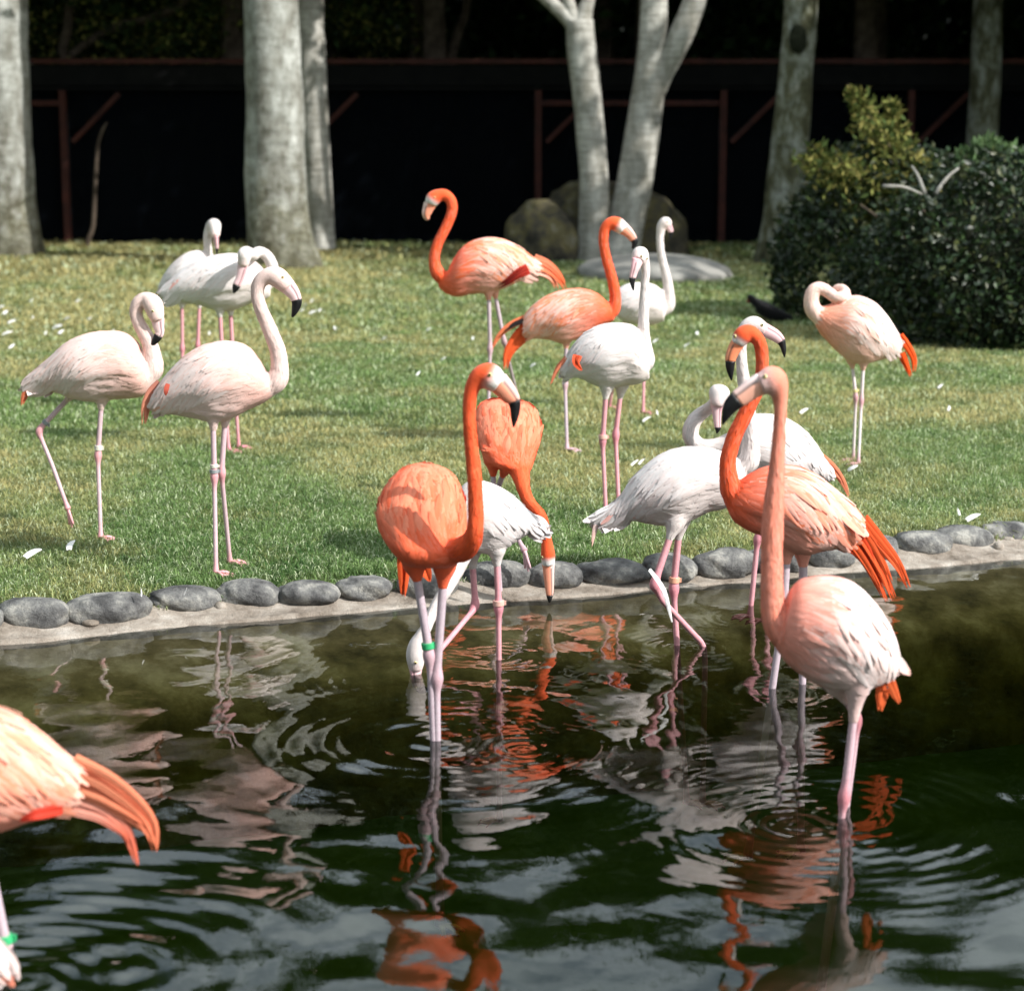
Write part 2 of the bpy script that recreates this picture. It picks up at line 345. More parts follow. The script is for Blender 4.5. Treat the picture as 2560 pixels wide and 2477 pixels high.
# cobbles of the pond rim: parts of the pond edge
def stone_mesh(c, ax, ay, az, rot, seed, mt=None, parent=None, name='stone', sub=3, amp=.12):
    import bmesh
    bm = bmesh.new(); bmesh.ops.create_icosphere(bm, subdivisions=sub, radius=1)
    V = np.array([v.co[:] for v in bm.verts]); Fc = [tuple(v.index for v in f.verts) for f in bm.faces]; bm.free()
    r_ = np.random.default_rng(seed); ph = r_.random(3) * 50
    n3 = fbm(V[:, 0] * 7 + ph[0] - V[:, 2] * 3, V[:, 1] * 7 + V[:, 2] * 6, 1.6, 2) - .5
    n1 = fbm(V[:, 0] * 1.3 + ph[0] + V[:, 2], V[:, 1] * 1.3 + ph[1] - V[:, 2] * .7, 1.1, 3) - .5
    n2 = fbm(V[:, 0] * 3 + ph[2] + V[:, 2] * 2, V[:, 1] * 3 + ph[1] + V[:, 2], 1.5, 2) - .5
    V = V * (1 + amp * 2.2 * n1 + amp * .6 * n2 + amp * .28 * n3)[:, None]
    V = np.sign(V) * np.abs(V) ** .88
    V *= np.array([ax, ay, az]); cs, sn = math.cos(rot), math.sin(rot)
    V = V @ np.array([[cs, sn, 0], [-sn, cs, 0], [0, 0, 1]]) + np.asarray(c)
    return mk(name, V, Fc, mt or M_stone, parent, loc=None if parent else c)
stones = [(-75, 1190, 120, 60), (-200, 1198, 120, 60), (-320, 1210, 120, 58), (-8, 1187, 26, 40), (65, 1178, 148, 72), (207, 1168, 172, 70), (350, 1149, 150, 60), (473, 1140, 130, 62), (590, 1137, 130, 58), (698, 1127, 110, 58), (818, 1121, 116, 76), (950, 1106, 140, 78), (1063, 1104, 106, 62),
          (1172, 1097, 140, 56), (1279, 1090, 110, 62), (1386, 1082, 130, 66), (1468, 1075, 70, 58), (1512, 1072, 60, 56), (1592, 1064, 84, 58), (1668, 1052, 96, 56), (1765, 1042, 108, 52), (1842, 1032, 106, 48), (1925, 1022, 100, 44), (2015, 1014, 100, 44), (2110, 1005, 100, 44), (2210, 998, 100, 44)]
for i, (x, y, w_, h_) in enumerate(stones):
    s_ = pxm(y * D, 8.3) * D
    c = G(x * D, y * D, -.041); s_ = pxm(y * D, c[1]) * D
    stone_mesh((c[0], c[1] + .01, c[2]), w_ / 2 * s_ * random.uniform(.93, 1.03) * (1.15 if i > 17 else 1), .095, h_ / 2 * s_ * random.uniform(.84, 1.0) * (1.15 if i > 17 else 1), random.uniform(-.1, .3), 100 + i, parent=edge, sub=4, amp=.17)
for i in range(46):                     # small mortar pebbles between the cobbles
    j = random.randint(210, 480); n_ = random.uniform(.10, .34)
    stone_mesh((bx[j] + bnx[j] * n_, by[j] + bny[j] * n_, -.07 + .1 * (n_ - .1)), random.uniform(.018, .05), random.uniform(.02, .04), random.uniform(.012, .03), random.random() * 3, 300 + i, mt=M_concrete, parent=edge, name='pebble', sub=2)

# grass blades: real blades, one mass
def grass(name, n, Y0, Y1, h, w, seed, xpad=.5, mask=None, dark=0.0, xr=None):
    r = np.random.default_rng(seed)
    Y = (Y0 ** .6 + (Y1 ** .6 - Y0 ** .6) * r.random(n)) ** (1 / .6)
    if xr: X = xr[0] + (xr[1] - xr[0]) * r.random(n)
    else: X = (r.random(n) * 2 - 1) * (.262 * Y + xpad)
    if mask is not None: k = mask(X, Y, r); X, Y = X[k], Y[k]
    ok = Y > bankY(X) + .15 + .13 * vnoise(X, Y, 9); X, Y = X[ok], Y[ok]; n = len(X)
    pn = fbm(X, Y, 1.3); hh = h * (.5 + .9 * r.random(n)) * (.65 + .8 * pn); ww = w * (.6 + .8 * r.random(n)) * np.maximum(1, Y / 11)
    az = r.random(n) * 2 * math.pi; lean = .5 + .9 * r.random(n)
    dx, dy = np.cos(az), np.sin(az); sx, sy = -dy, dx
    fac = r.random(n) * math.pi; sx, sy = np.cos(fac), np.sin(fac)
    z0 = .02 * (fbm(X, Y, .7) - .5) - .004 - .06 * sstep(.36, .18, Y - bankY(X))
    b0 = np.stack([X - sx * ww / 2, Y - sy * ww / 2, z0], 1); b1 = np.stack([X + sx * ww / 2, Y + sy * ww / 2, z0], 1)
    mx_, my_ = X + dx * hh * lean * .3, Y + dy * hh * lean * .3
    m0 = np.stack([mx_ - sx * ww * .42, my_ - sy * ww * .42, z0 + hh * .6], 1); m1 = np.stack([mx_ + sx * ww * .42, my_ + sy * ww * .42, z0 + hh * .6], 1)
    tp = np.stack([X + dx * hh * lean, Y + dy * hh * lean, z0 + hh * (1 - .5 * lean)], 1)
    V = np.stack([b0, b1, m0, m1, tp], 1).reshape(-1, 3); i = np.arange(n)[:, None] * 5
    Fc = np.concatenate([i + [[0, 1, 3]], i + [[0, 3, 2]], i + [[2, 3, 4]]], 1).reshape(-1, 3)
    lush = np.array([.05, .135, .030]); mid = np.array([.175, .265, .09]); dry = np.array([.43, .385, .17]); pale = np.array([.50, .57, .36])
    q = fbm(X + 30, Y * .8, .55, 4); q2 = fbm(X * 1.4 - 8, Y + 3, 2.2, 3)
    nearg = sstep(11.5, 8.6, Y)
    t_dry = np.clip(sstep(.46, .66, q) * .65 + (q2 - .5) * 1.1 + .10 - nearg * .25 + (r.random(n) - .5) * .55 + .40 * sstep(14.5, 19, Y) * sstep(0, -3, X) + .16 * sstep(15, 22, Y), 0, 1)
    t_l = np.clip((q2 - .42) * 2 + (r.random(n) - .5) * .7 + nearg * .25, 0, 1)
    c = mid[None] * (1 - t_l[:, None]) + lush[None] * t_l[:, None]
    c = c * (1 - t_dry[:, None]) + dry[None] * t_dry[:, None]
    tuft = sstep(.60, .72, fbm(X * 1.1 + 4, Y * 1.3, 5.5, 2))[:, None]; c = c * (1 - .5 * tuft) + lush[None] * .7 * .5 * tuft
    pk = (r.random(n) < .14)[:, None]; c = np.where(pk, pale[None], c)
    c = c * 1.12 * (1 - dark) * (.8 + .4 * r.random(n))[:, None]
    return tag(mk(name, V, Fc, M_grass, cols=np.repeat(c, 5, 0), smooth=False), kind='stuff', label='short green and straw coloured grass of the lawn behind the pond' if 'tall' not in name else 'longer unmown grass along the foot of the dark fence', cat='grass')
import os
GQ = 1.0
grass('lawn_grass', int(225000 * GQ), 7.2, 12.5, .040, .0042, 1)
grass('lawn_grass', 60000, 6.6, 11.5, .034, .0042, 9, mask=lambda X, Y, r: (Y < bankY(X) + .75))
grass('lawn_grass', int(130000 * GQ), 12.3, 19, .045, .0055, 2)
grass('lawn_grass', int(120000 * GQ), 18.8, 36, .06, .0075, 3)
grass('tall_grass', 14000, 30.5, 34.8, .12, .012, 4, dark=.1)
grass('tall_grass', 7000, 27.0, 33, .13, .012, 5, xr=(-9, -3.2), dark=.1)

# ------------------------------------------------------------------ leaves
def leaves(pos, size, palette, seed, aspect=.5, up=None, flat=.0):
    """folded leaf blades at pos; returns verts, faces, colours"""
    r = np.random.default_rng(seed); n = len(pos)
    d = r.normal(size=(n, 3));
    if up is not None: d = d * (1 - up) + np.array([0, 0, 1.]) * up * 2
    d /= np.linalg.norm(d, axis=1)[:, None]
    q = r.normal(size=(n, 3)); q[:, 2] *= (1 - flat); s = np.cross(d, q); s /= np.linalg.norm(s, axis=1)[:, None] + 1e-9
    nn = np.cross(d, s); L = size * (.6 + .8 * r.random(n))[:, None]; w_ = L * aspect * .5
    a = pos; b = pos + d * L * .5 + s * w_ + nn * w_ * .3; c = pos + d * L; e = pos + d * L * .5 - s * w_ + nn * w_ * .3
    V = np.stack([a, b, c, e], 1).reshape(-1, 3); i = np.arange(n)[:, None] * 4
    Fc = np.concatenate([i + [[0, 1, 2]], i + [[0, 2, 3]]], 1).reshape(-1, 3)
    pal = np.array(palette); k = r.integers(0, len(pal), n); C_ = pal[k] * (.75 + .5 * r.random(n))[:, None]
    return V, Fc, np.repeat(C_, 4, 0)
def blob_pts(n, c, rad, seed, shell=.55, clump=0):
    r = np.random.default_rng(seed)
    if clump:
        d = r.normal(size=(clump, 3)); d /= np.linalg.norm(d, axis=1)[:, None]
        cc = d * (shell + (1 - shell) * r.random(clump) ** .5)[:, None]
        k = r.integers(0, clump, n); p = cc[k] + r.normal(size=(n, 3)) * .13
    else:
        d = r.normal(size=(n, 3)); d /= np.linalg.norm(d, axis=1)[:, None]; p = d * (shell + (1 - shell) * r.random(n) ** .6)[:, None]
    return p * np.array(rad) + np.array(c)
DG = [(.014, .030, .012), (.02, .042, .014), (.03, .055, .018), (.024, .038, .022)]
OL = [(.10, .12, .03), (.16, .17, .045), (.22, .20, .06), (.06, .09, .025)]
# hedge bush at the right, leafy mound over real stems
def shell_pts(n, c, rad, seed, zmin=0):
    p = blob_pts(int(n * 1.7), c, rad, seed, .86)
    k = p[:, 2] > zmin; p = p[k][:n]
    nz = fbm(p[:, 0] * 2 + p[:, 2], p[:, 1] * 2 - p[:, 2], 1.3, 3) - .5
    return np.array(c) + (p - np.array(c)) * (1 + .35 * nz)[:, None]
bush = empty('bush', (4.6, 18.9, 0), 'big dark glossy leaved bush at the right edge behind the pink sleeping flamingo', 'bush')
bps = np.vstack([shell_pts(26000, (4.95, 18.7, .5), (1.8, 1.5, 1.2), 21), shell_pts(15000, (6.4, 19.6, .6), (1.7, 1.6, 1.3), 22), shell_pts(13000, (3.95, 20.8, .55), (1.25, 1.2, 1.28), 23)])
v, f, c = leaves(bps, .070, DG + [(.03, .04, .025), (.05, .06, .02)], 24, .55); tag(mk('foliage', v, f, M_leaf, bush, c, False), kind='stuff')
for i in range(9):
    a = random.uniform(0, 6.28); p0 = np.array([4.6 + .3 * math.cos(a), 18.9 + .3 * math.sin(a), 0]); p1 = p0 + np.array([1.1 * math.cos(a), .9 * math.sin(a), 1.2])
    v, f = rings_mesh(tube(cr([p0, (p0 + p1) / 2 + np.array([0, 0, .2]), p1], 8), np.linspace(.03, .012, 8), 6)); mk('stem', v, f, M_bark3, bush)
for k, (pa, pb, Y) in enumerate([((1690, 357), (1765, 372), 18.0), ((1790, 372), (1835, 322), 18.2), ((1770, 372), (1745, 318), 18.2)]):
    a_ = P(pa[0] * D, pa[1] * D, Y); b_ = P(pb[0] * D, pb[1] * D, Y + .1)
    v, f = rings_mesh(tube(cr([a_, (a_ + b_) / 2 + np.array([0, 0, .03]), b_], 6), np.linspace(.022, .010, 6), 6)); mk('bare_twig', v, f, M_slab, bush)
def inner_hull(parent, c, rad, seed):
    o = stone_mesh(c, rad[0], rad[1], rad[2], 0, seed, mt=M_hull, parent=parent, name='shade_core', sub=3, amp=.1); tag(o, kind='stuff')
M_hull = noisy('painted_shade', [(.3, (.008, .010, .006)), (.7, (.025, .028, .018))], scale=12, bump=.8, rough=.95, spec=.05)  # near-black colour paints the shade inside the bush and the knot hole
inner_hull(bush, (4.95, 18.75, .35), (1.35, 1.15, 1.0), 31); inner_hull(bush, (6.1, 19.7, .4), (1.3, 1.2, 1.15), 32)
# olive shrub rising behind the bush: sprays of leaves on twigs
def spray_shrub(label, base, tips, Y, pal, nl, sz, seed, up=.2, name='shrub', mt=None):
    r = np.random.default_rng(seed); t = empty(name, base, label, 'shrub'); pts = []
    for (x, y, wd) in tips:
        tip = P(x * D, y * D, Y + r.normal() * .25); b0 = np.array(base) + np.array([r.normal() * .12, r.normal() * .12, 0])
        mid = (tip + b0) / 2 + np.array([(b0[0] - tip[0]) * .25, 0, .25])
        path = cr([b0, mid, tip], 22); v, f = rings_mesh(tube(path, np.linspace(.022, .004, 22), 6)); mk('branch', v, f, M_bark3, t)
        nk = nl // len(tips); u_ = .35 + .65 * r.random(nk) ** .8; ii = (u_ * 21).astype(int)
        sp = wd * .95 * (.3 + 1.0 * np.sin(np.clip(u_, 0, 1) * math.pi * .93))[:, None]
        pts.append(path[ii] + r.normal(size=(nk, 3)) * sp * np.array([1, 1, .45]))
    v, f, c = leaves(np.vstack(pts), sz, pal, seed + 1, .38, up=up, flat=.4)
    tag(mk('foliage', v, f, mt or M_crown, t, c, False), kind='stuff'); return t
spray_shrub('olive green shrub with tall feathery tip rising behind the dark bush', (4.1, 20.6, 0), [(1622, 160, .07), (1700, 185, .06), (1650, 215, .13), (1690, 255, .17), (1720, 290, .17), (1550, 275, .10), (1520, 300, .10), (1600, 300, .16), (1660, 300, .2), (1760, 300, .1), (1580, 340, .2), (1700, 340, .25)], 20.3, OL, 6000, .085, 41)
spray_shrub('bright green needle leaved shrub beside the right trunk behind the bush', (5.6, 20.6, 0), [(1880, 275, .1), (1850, 290, .08), (1910, 290, .09), (1830, 300, .07), (1935, 300, .08), (1870, 320, .16), (1900, 330, .16), (1950, 345, .12), (1985, 340, .15)], 20.4, [(.10, .17, .07), (.16, .24, .11), (.08, .13, .05)], 9000, .11, 43, up=.55)

# ------------------------------------------------------------------ rocks
c = P(1168 * D, 430 * D, 31.4); stone_mesh((c[0], c[1], .30), 1.15, .8, .84, .1, 55, mt=M_rock, name='boulder', sub=4, amp=.24)
tag(bpy.data.objects['boulder'], 'large brown mossy boulder behind the forked pale tree', 'boulder')
c = G(1255 * D, 530 * D); o = stone_mesh((c[0], c[1] + .3, .03), 1.0, 1.6, .24, .05, 57, mt=M_slab, name='flat_rock', sub=4, amp=.1); tag(o, 'low flat pale grey rock in front of the forked tree', 'rock')
c = P(1040 * D, 440 * D, 30.3); o = stone_mesh((c[0], c[1], .22), .55, .5, .66, .3, 58, mt=M_rock, name='boulder', sub=4, amp=.2); tag(o, 'grey sloping boulder leaning at the left side of the brown boulder', 'boulder')

# ------------------------------------------------------------------ trees
def trunk_mesh(path, name, m, parent, flare=0, k=28, noise=.03, seed=0, n=46, lobes=5, zoff=None):
    """path rows: x, y, z, r"""
    p = cr(path, n); R = tube(p[:, :3], p[:, 3], k)
    a = np.linspace(0, 2 * math.pi, k, endpoint=False)
    for i in range(n):
        hgt = p[i, 2] - p[0, 2]; fl = flare * math.exp(-hgt / .45)
        c_ = p[i, :3]; nz = (fbm(np.cos(a) * 1.2 + seed * 7, np.sin(a) * 1.2 + p[i, 2] * 1.1, 1.6, 4) - .5) * noise * 6
        root = fl * (.55 + .75 * np.clip(np.cos(a * lobes + seed), 0, 1))
        R[i] = c_ + (R[i] - c_) * (1 + nz + root)[:, None]
    v, f = rings_mesh(R); return mk(name, v, f, m, parent)
CROWNS = []
def crown_data(seed):
    p = blob_pts(7500, (0, 0, 0), (3.4, 3.0, 2.5), seed, .45, clump=55)
    v, f, c = leaves(p, .27, DG, seed + 1, .5); me_o = mk('crown', v, f, M_crown, None, c, False); return me_o
def add_crown(parent, off, scale, seed, rot=0):
    if len(CROWNS) < 3:
        o = crown_data(200 + len(CROWNS)); CROWNS.append(o)
    else:
        o = CROWNS[seed % 3].copy(); col.objects.link(o)
    o.parent = parent; o.location = off; o.scale = (scale, scale, scale); o.rotation_euler = (0, 0, rot)
    tag(o, kind='stuff'); return o
def pxpath(rows, Y):      # rows: x, y, halfwidth in overview pixels
    out = []
    for r_ in rows:
        yy_ = Y + (r_[3] if len(r_) > 3 else 0); q = P(r_[0] * D, r_[1] * D, yy_); out.append((*q, r_[2] * D * pxm(r_[1] * D, yy_)))
    return out
def extend_down(path): a = path[0]; return [(a[0], a[1], -.15, a[3] * 1.05)] + path
# left trunk
Y = 31.0; b = G(20 * D, 480 * D)
t = empty('tree', (P(10 * D, 480 * D, Y)[0], Y, 0), 'thick grey tree trunk cut by the left edge of the frame', 'tree')
pth = pxpath([(18, 470, 58), (12, 400, 55), (8, 300, 54), (3, 200, 52), (0, 100, 52), (-2, 0, 52), (-4, -250, 50), (-10, -600, 46)], Y)
trunk_mesh(extend_down(pth), 'trunk', M_bark, t, .22, seed=1); add_crown(t, (.5, 3.6, 8.6), 1.15, 0)
# main left-centre trunk
Y = 28.8; t = empty('tree', (P(540 * D, 500 * D, Y)[0], Y, 0), 'thick pale trunk with flared roots, the nearer of the close pair', 'tree')
pth = pxpath([(543, 505, 64), (536, 460, 60), (531, 400, 58), (528, 330, 58), (527, 250, 57), (524, 150, 55), (520, 50, 53), (518, -20, 52), (515, -300, 49), (510, -600, 46)], Y)
trunk_mesh(extend_down(pth), 'trunk', M_bark, t, .42, seed=2, lobes=4); add_crown(t, (0, 5.5, 9.0), 1.2, 1)
Y = 32.5; t = empty('tree', (P(610 * D, 470 * D, Y)[0], Y, 0), 'slimmer grey trunk standing just behind the flared trunk', 'tree')
pth = pxpath([(615, 470, 26), (612, 400, 25), (607, 300, 26), (601, 200, 27), (596, 100, 28), (592, 0, 28), (588, -300, 27), (580, -600, 25)], Y)
trunk_mesh(extend_down(pth), 'trunk', M_bark2, t, .15, seed=3); add_crown(t, (1, 3.2, 8.2), 1.15, 2)
# forked pale tree
Y = 30.2; t = empty('tree', (P(1160 * D, 480 * D, Y)[0], Y, 0), 'pale forked tree with two smooth stems in front of the boulder', 'tree')
trunk_mesh(extend_down(pxpath([(1135, 500, 32), (1138, 430, 29), (1136, 340, 28), (1130, 250, 28), (1122, 170, 28), (1113, 100, 28), (1110, 40, 27)], Y)), 'stem', M_bark2, t, .2, seed=4)
trunk_mesh(extend_down(pxpath([(1185, 500, 34), (1197, 430, 35, .1), (1212, 360, 35, .1), (1226, 280, 34, .1), (1238, 200, 32, .1), (1247, 130, 30, .1), (1250, 60, 28, .1), (1252, -20, 26, .1), (1255, -200, 24, .2), (1260, -500, 20, .3)], Y)), 'stem', M_bark2, t, .2, seed=5)
trunk_mesh(pxpath([(1252, 175, 22, .1), (1272, 130, 23, .1), (1300, 75, 23), (1322, 25, 22), (1338, -30, 21), (1370, -200, 18), (1390, -450, 14)], Y), 'bough', M_bark2, t, 0, seed=6)
trunk_mesh(pxpath([(1110, 70, 20), (1095, 45, 16), (1065, 15, 13), (1030, -15, 11), (960, -80, 9)], Y), 'bough', M_bark2, t, 0, seed=7)
trunk_mesh(pxpath([(1110, 60, 22), (1120, 20, 15), (1128, -20, 12), (1135, -200, 10), (1140, -400, 8)], Y), 'bough', M_bark2, t, 0, seed=8)
trunk_mesh(pxpath([(1108, 60, 16), (1090, 10, 12), (1075, -60, 10), (1050, -300, 8)], Y), 'bough', M_bark2, t, 0, seed=9)
add_crown(t, (0, 4.5, 8.6), 1.15, 3, 1); 
Y = 29.6; t = empty('tree', (P(1500 * D, 500 * D, Y)[0], Y, 0), 'leaning dark grey trunk with a dark knot hole left of the bush', 'tree')
pth = pxpath([(1487, 500, 40), (1495, 430, 37), (1505, 340, 36), (1514, 250, 35), (1521, 160, 34), (1528, 80, 33), (1533, 0, 32), (1545, -250, 30), (1560, -600, 26)], Y)
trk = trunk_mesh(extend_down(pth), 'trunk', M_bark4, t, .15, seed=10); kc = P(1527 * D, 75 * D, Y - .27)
stone_mesh(kc, .13, .05, .20, 0, 77, mt=M_hull, parent=t, name='knot', sub=3, amp=.18); add_crown(t, (1.5, 5, 8.8), 1.2, 4, 2)
Y = 33; t = empty('tree', (P(1880 * D, 460 * D, Y)[0], Y, 0), 'plain grey trunk at the right behind the bush', 'tree')
pth = pxpath([(1878, 460, 31), (1880, 280, 30), (1885, 180, 29), (1888, 80, 29), (1891, 0, 28), (1895, -300, 26), (1900, -600, 22)], Y)
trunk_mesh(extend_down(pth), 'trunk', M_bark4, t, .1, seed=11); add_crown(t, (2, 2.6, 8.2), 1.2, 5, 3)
# woodland behind the fence and over it
kinds = 0
wood = [(-6.5, 46, 12.5, 1.4), (1, 47, 12.8, 1.4), (8, 46, 12.4, 1.4), (15, 45, 12.6, 1.4), (-14, 45, 12.4, 1.4), (-9, 35.6, 7.6, 1.1), (-5, 35.7, 7.9, 1.1), (-1.5, 35.6, 7.7, 1.1), (2.2, 35.8, 7.9, 1.1), (6, 35.6, 7.6, 1.1), (9.5, 35.8, 7.8, 1.1), (13, 35.6, 7.7, 1.1), (16.5, 35.6, 7.8, 1.15), (20, 34, 7.8, 1.15), (24, 33, 7.8, 1.2), (-13, 33, 8.5, 1.25), (-8.5, 37, 7.2, 1.2), (-3.5, 37.5, 8.0, 1.2), (1.5, 37.5, 7.4, 1.2), (6.5, 37.5, 8.2, 1.2), (11.5, 35.5, 7.6, 1.2), (16, 33, 8.4, 1.3), (21, 31, 8.4, 1.3), (13, 31, 9.0, 1.1), (-11, 42, 10.2, 1.35), (-5.5, 43, 9.2, 1.3), (0, 43, 10.8, 1.3), (5.5, 43, 9.6, 1.3), (11.5, 42, 10.6, 1.35), (17.5, 40, 9.6, 1.4), (-17, 38, 9.6, 1.4),
        (-7, 39, 4.6, 1.0), (-12, 39, 4.4, 1.1), (-2, 40, 4.8, 1.1), (3.5, 40, 4.5, 1.1), (9, 40, 4.7, 1.1), (14.5, 38.5, 4.5, 1.1), (19, 36, 4.6, 1.1), (-17, 36, 4.6, 1.2), (8, 46, 5.0, 1.3), (12.5, 46, 5.2, 1.3), (3, 47, 5.2, 1.3), (-4, 47, 5.2, 1.3), (17, 45, 5.2, 1.3), (-10, 47, 5.2, 1.3)]
around = [(-13, 24, 8), (-14, 16, 8.5), (-15, 8, 8), (-14, 0, 8.5), (-12, -9, 8.5), (-4, -12, 9), (4, -14, 9), (15, 24, 7.5), (20, 27, 8.5)]  # trees added out of view to cut sky light, gap left toward the sun
for i, (x, y, z) in enumerate(around):
    t = empty('sky_block_tree', (x, y, 0), 'unseen tree added outside the frame to cut sky light on pond and lawn', 'tree', 'added trees that block sky light around the pond')
    trunk_mesh([(x, y, -.1, .34), (x + .2, y, z * .4, .28), (x, y + .1, z * .95, .16)], 'trunk', M_bark, t, .1, k=12, n=12, seed=90 + i)
    o = add_crown(t, (0, 0, z), 1.9, i, i * 1.1)
side_words = ['far left', 'left', 'centre left', 'centre', 'centre right', 'right', 'far right']
for i, (x, y, z, s_) in enumerate(wood):
    z += .9 if z > 8.5 else 0
    low = z < 5.5
    t = empty('understorey_tree' if low else 'woodland_tree', (x, y, 0), ('low leafy tree in the dark wood behind the fence' if low else 'tall dark leafed tree of the wood behind the fence, crown above the frame'), 'tree', 'low trees in the dark wood' if low else 'tall trees in the dark wood')
    r_ = .12 if low else .22
    trunk_mesh([(x, y, -.1, r_ * 1.2), (x + .15, y, z * .4, r_), (x + .1 * (i % 3), y + .1, z * .95, r_ * .6)], 'trunk', M_bark3, t, .1, k=10, n=12, seed=20 + i)
    add_crown(t, (0, -2.6 if 5 <= i < 15 else 0, z), s_, i, i * 1.3)
# lit leafy canopy edge seen above the fence at top left
t = empty('understorey_tree', (P(260 * D, 60 * D, 36)[0], 36, 0), 'small leafy tree showing olive foliage above the fence at the top left', 'tree')
pts = np.vstack([P(x * D, y * D, 36 + dy)[None] + np.random.default_rng(i).normal(size=(850, 3)) * np.array([.36, .3, .22]) for i, (x, y, dy) in enumerate([(90, 30, 0), (150, 80, .3), (220, 40, 0), (290, 70, .2), (350, 30, 0), (400, 80, .3), (440, 40, 0), (330, 95, 0), (240, 95, .4), (420, 10, 0), (100, 95, .2), (560, 40, .5), (660, 30, .4), (740, 60, .6)])])
v, f, c = leaves(pts, .12, OL + DG, 71, .5); tag(mk('foliage', v, f, M_crown, t, c, False), kind='stuff')
Yb = 36.2; trunk_mesh(pxpath([(150, 130, 9), (120, 105, 9), (128, 60, 10), (134, 0, 9), (138, -60, 8), (150, -300, 6)], Yb - .6), 'bough', M_bark3, t, 0, k=10, n=18, seed=60)
trunk_mesh(pxpath([(130, 110, 8), (170, 80, 8), (230, 48, 8), (280, 38, 9), (320, 22, 9), (355, 0, 8), (380, -60, 7)], Yb - .5), 'bough', M_bark3, t, 0, k=10, n=18, seed=61)
tb = P(150 * D, 130 * D, Yb - .6); trunk_mesh([(tb[0] + .2, tb[1] + .1, -.1, .12), (tb[0] + .1, tb[1], tb[2] * .5, .1), (tb[0], tb[1], tb[2], .075)], 'trunk', M_bark3, t, 0, k=10, n=10, seed=62)
for k, rr_ in enumerate([[(790, 480, 14), (792, 200, 13), (795, 100, 12), (797, 0, 12), (800, -300, 10)], [(840, 480, 12), (860, 150, 11), (878, 60, 10), (895, 0, 9), (930, -300, 8)]]):
    Y = 36.6; t = empty('bare_tree', P(rr_[0][0] * D, 480 * D, Y) * np.array([1, 1, 0]), ['straight dim trunk behind the fence right of the flared tree', 'slanting dim trunk behind the fence beside the straight one'][k], 'tree')
    trunk_mesh(extend_down(pxpath(rr_, Y)), 'trunk', M_bark3, t, 0, k=10, n=14, seed=63 + k)
Y = 33.2; t = empty('sapling', P(170 * D, 462 * D, Y) * np.array([1, 1, 0]), 'thin bare sapling curving up beside the red post on the left', 'sapling')
trunk_mesh(extend_down(pxpath([(168, 462, 5), (178, 435, 4.5), (181, 380, 4), (184, 330, 4), (187, 280, 3.5), (196, 250, 3), (205, 235, 2)], Y)), 'stem', M_bark3, t, 0, k=8, n=18, seed=65)

# ------------------------------------------------------------------ fence: timber frame with dark netting
FY = 34.6
def box(c, s, rz=0, ry=0):
    V = np.array([(x, y, z) for x in (-.5, .5) for y in (-.5, .5) for z in (-.5, .5)]) * np.array(s)
    cy, sy = math.cos(ry), math.sin(ry); V = V @ np.array([[cy, 0, -sy], [0, 1, 0], [sy, 0, cy]])
    return V + np.array(c), [(0, 1, 3, 2), (4, 6, 7, 5), (0, 4, 5, 1), (2, 3, 7, 6), (0, 2, 6, 4), (1, 5, 7, 3)]
fx = lambda x, Y=FY: P(x * D, 300 * D, Y)[0]
fence = empty('enclosure_fence', (0, FY, 0), 'long dark netted enclosure fence with rust red posts and top rail', 'fence')
xl, xr = -16.0, 18.0
v, f = box(((xl + xr) / 2, FY - .06, 3.09), (xr - xl, .10, .085)); mk('top_rail', v, f, M_rust, fence, smooth=False)
v, f = box(((xl + xr) / 2, FY, 2.86), (xr - xl, .06, .34)); mk('fascia_board', v, f, M_board, fence, smooth=False)
v, f = box(((xl + xr) / 2, FY - .02, 2.64), (xr - xl, .07, .05)); mk('rail', v, f, M_board, fence, smooth=False)
pxs = [-780, -330, 125, 578, 1030, 1383, 1740, 2100, 2460]
for x in pxs:
    v, f = box((fx(x), FY - .03, 1.3), (.11, .11, 2.62)); mk('post', v, f, M_rust, fence, smooth=False)
for a_, b_ in zip(pxs[:-1], pxs[1:]):
    if a_ in (-330, 1030):
        v, f = box(((fx(a_) + fx(b_)) / 2, FY + .03, 2.40), (fx(b_) - fx(a_) - .12, .05, .09)); mk('rail', v, f, M_rust, fence, smooth=False)
    v, f = box(((fx(a_) + fx(b_)) / 2, FY + .10, 1.37), (fx(b_) - fx(a_) - .12, .004, 2.74)); mk('netting', v, f, M_net, fence, smooth=False)
    v, f = box(((fx(a_) + .55), FY - .03, 2.15), (1.15, .07, .08), ry=-.78); mk('brace', v, f, M_rust, fence, smooth=False)

# ------------------------------------------------------------------ birds
def pal(neck, breast, back, belly, cov, cov2, accent, tail, bill, bill2, leg, face, leg2):
    return dict(neck=np.array(neck), breast=np.array(breast), back=np.array(back), belly=np.array(belly), cov=np.array(cov), cov2=np.array(cov2), accent=np.array(accent), tail=np.array(tail),
                bill=np.array(bill), bill2=np.array(bill2), leg=np.array(leg), face=np.array(face), hock=np.array(leg2))
PALE = pal((.76, .585, .535), (.77, .47, .40), (.75, .625, .60), (.74, .57, .525), (.76, .65, .62), (.77, .53, .475), (.85, .40, .27), (.75, .20, .10), (.82, .55, .58), (.84, .62, .62), (.62, .47, .50), (.86, .60, .55), (.72, .36, .38))
WHITE = pal((.73, .66, .635), (.74, .66, .63), (.73, .705, .70), (.72, .66, .635), (.745, .715, .71), (.745, .65, .635), (.80, .16, .07), (.78, .24, .13), (.80, .46, .50), (.84, .58, .60), (.66, .33, .36), (.84, .62, .60), (.62, .26, .30))
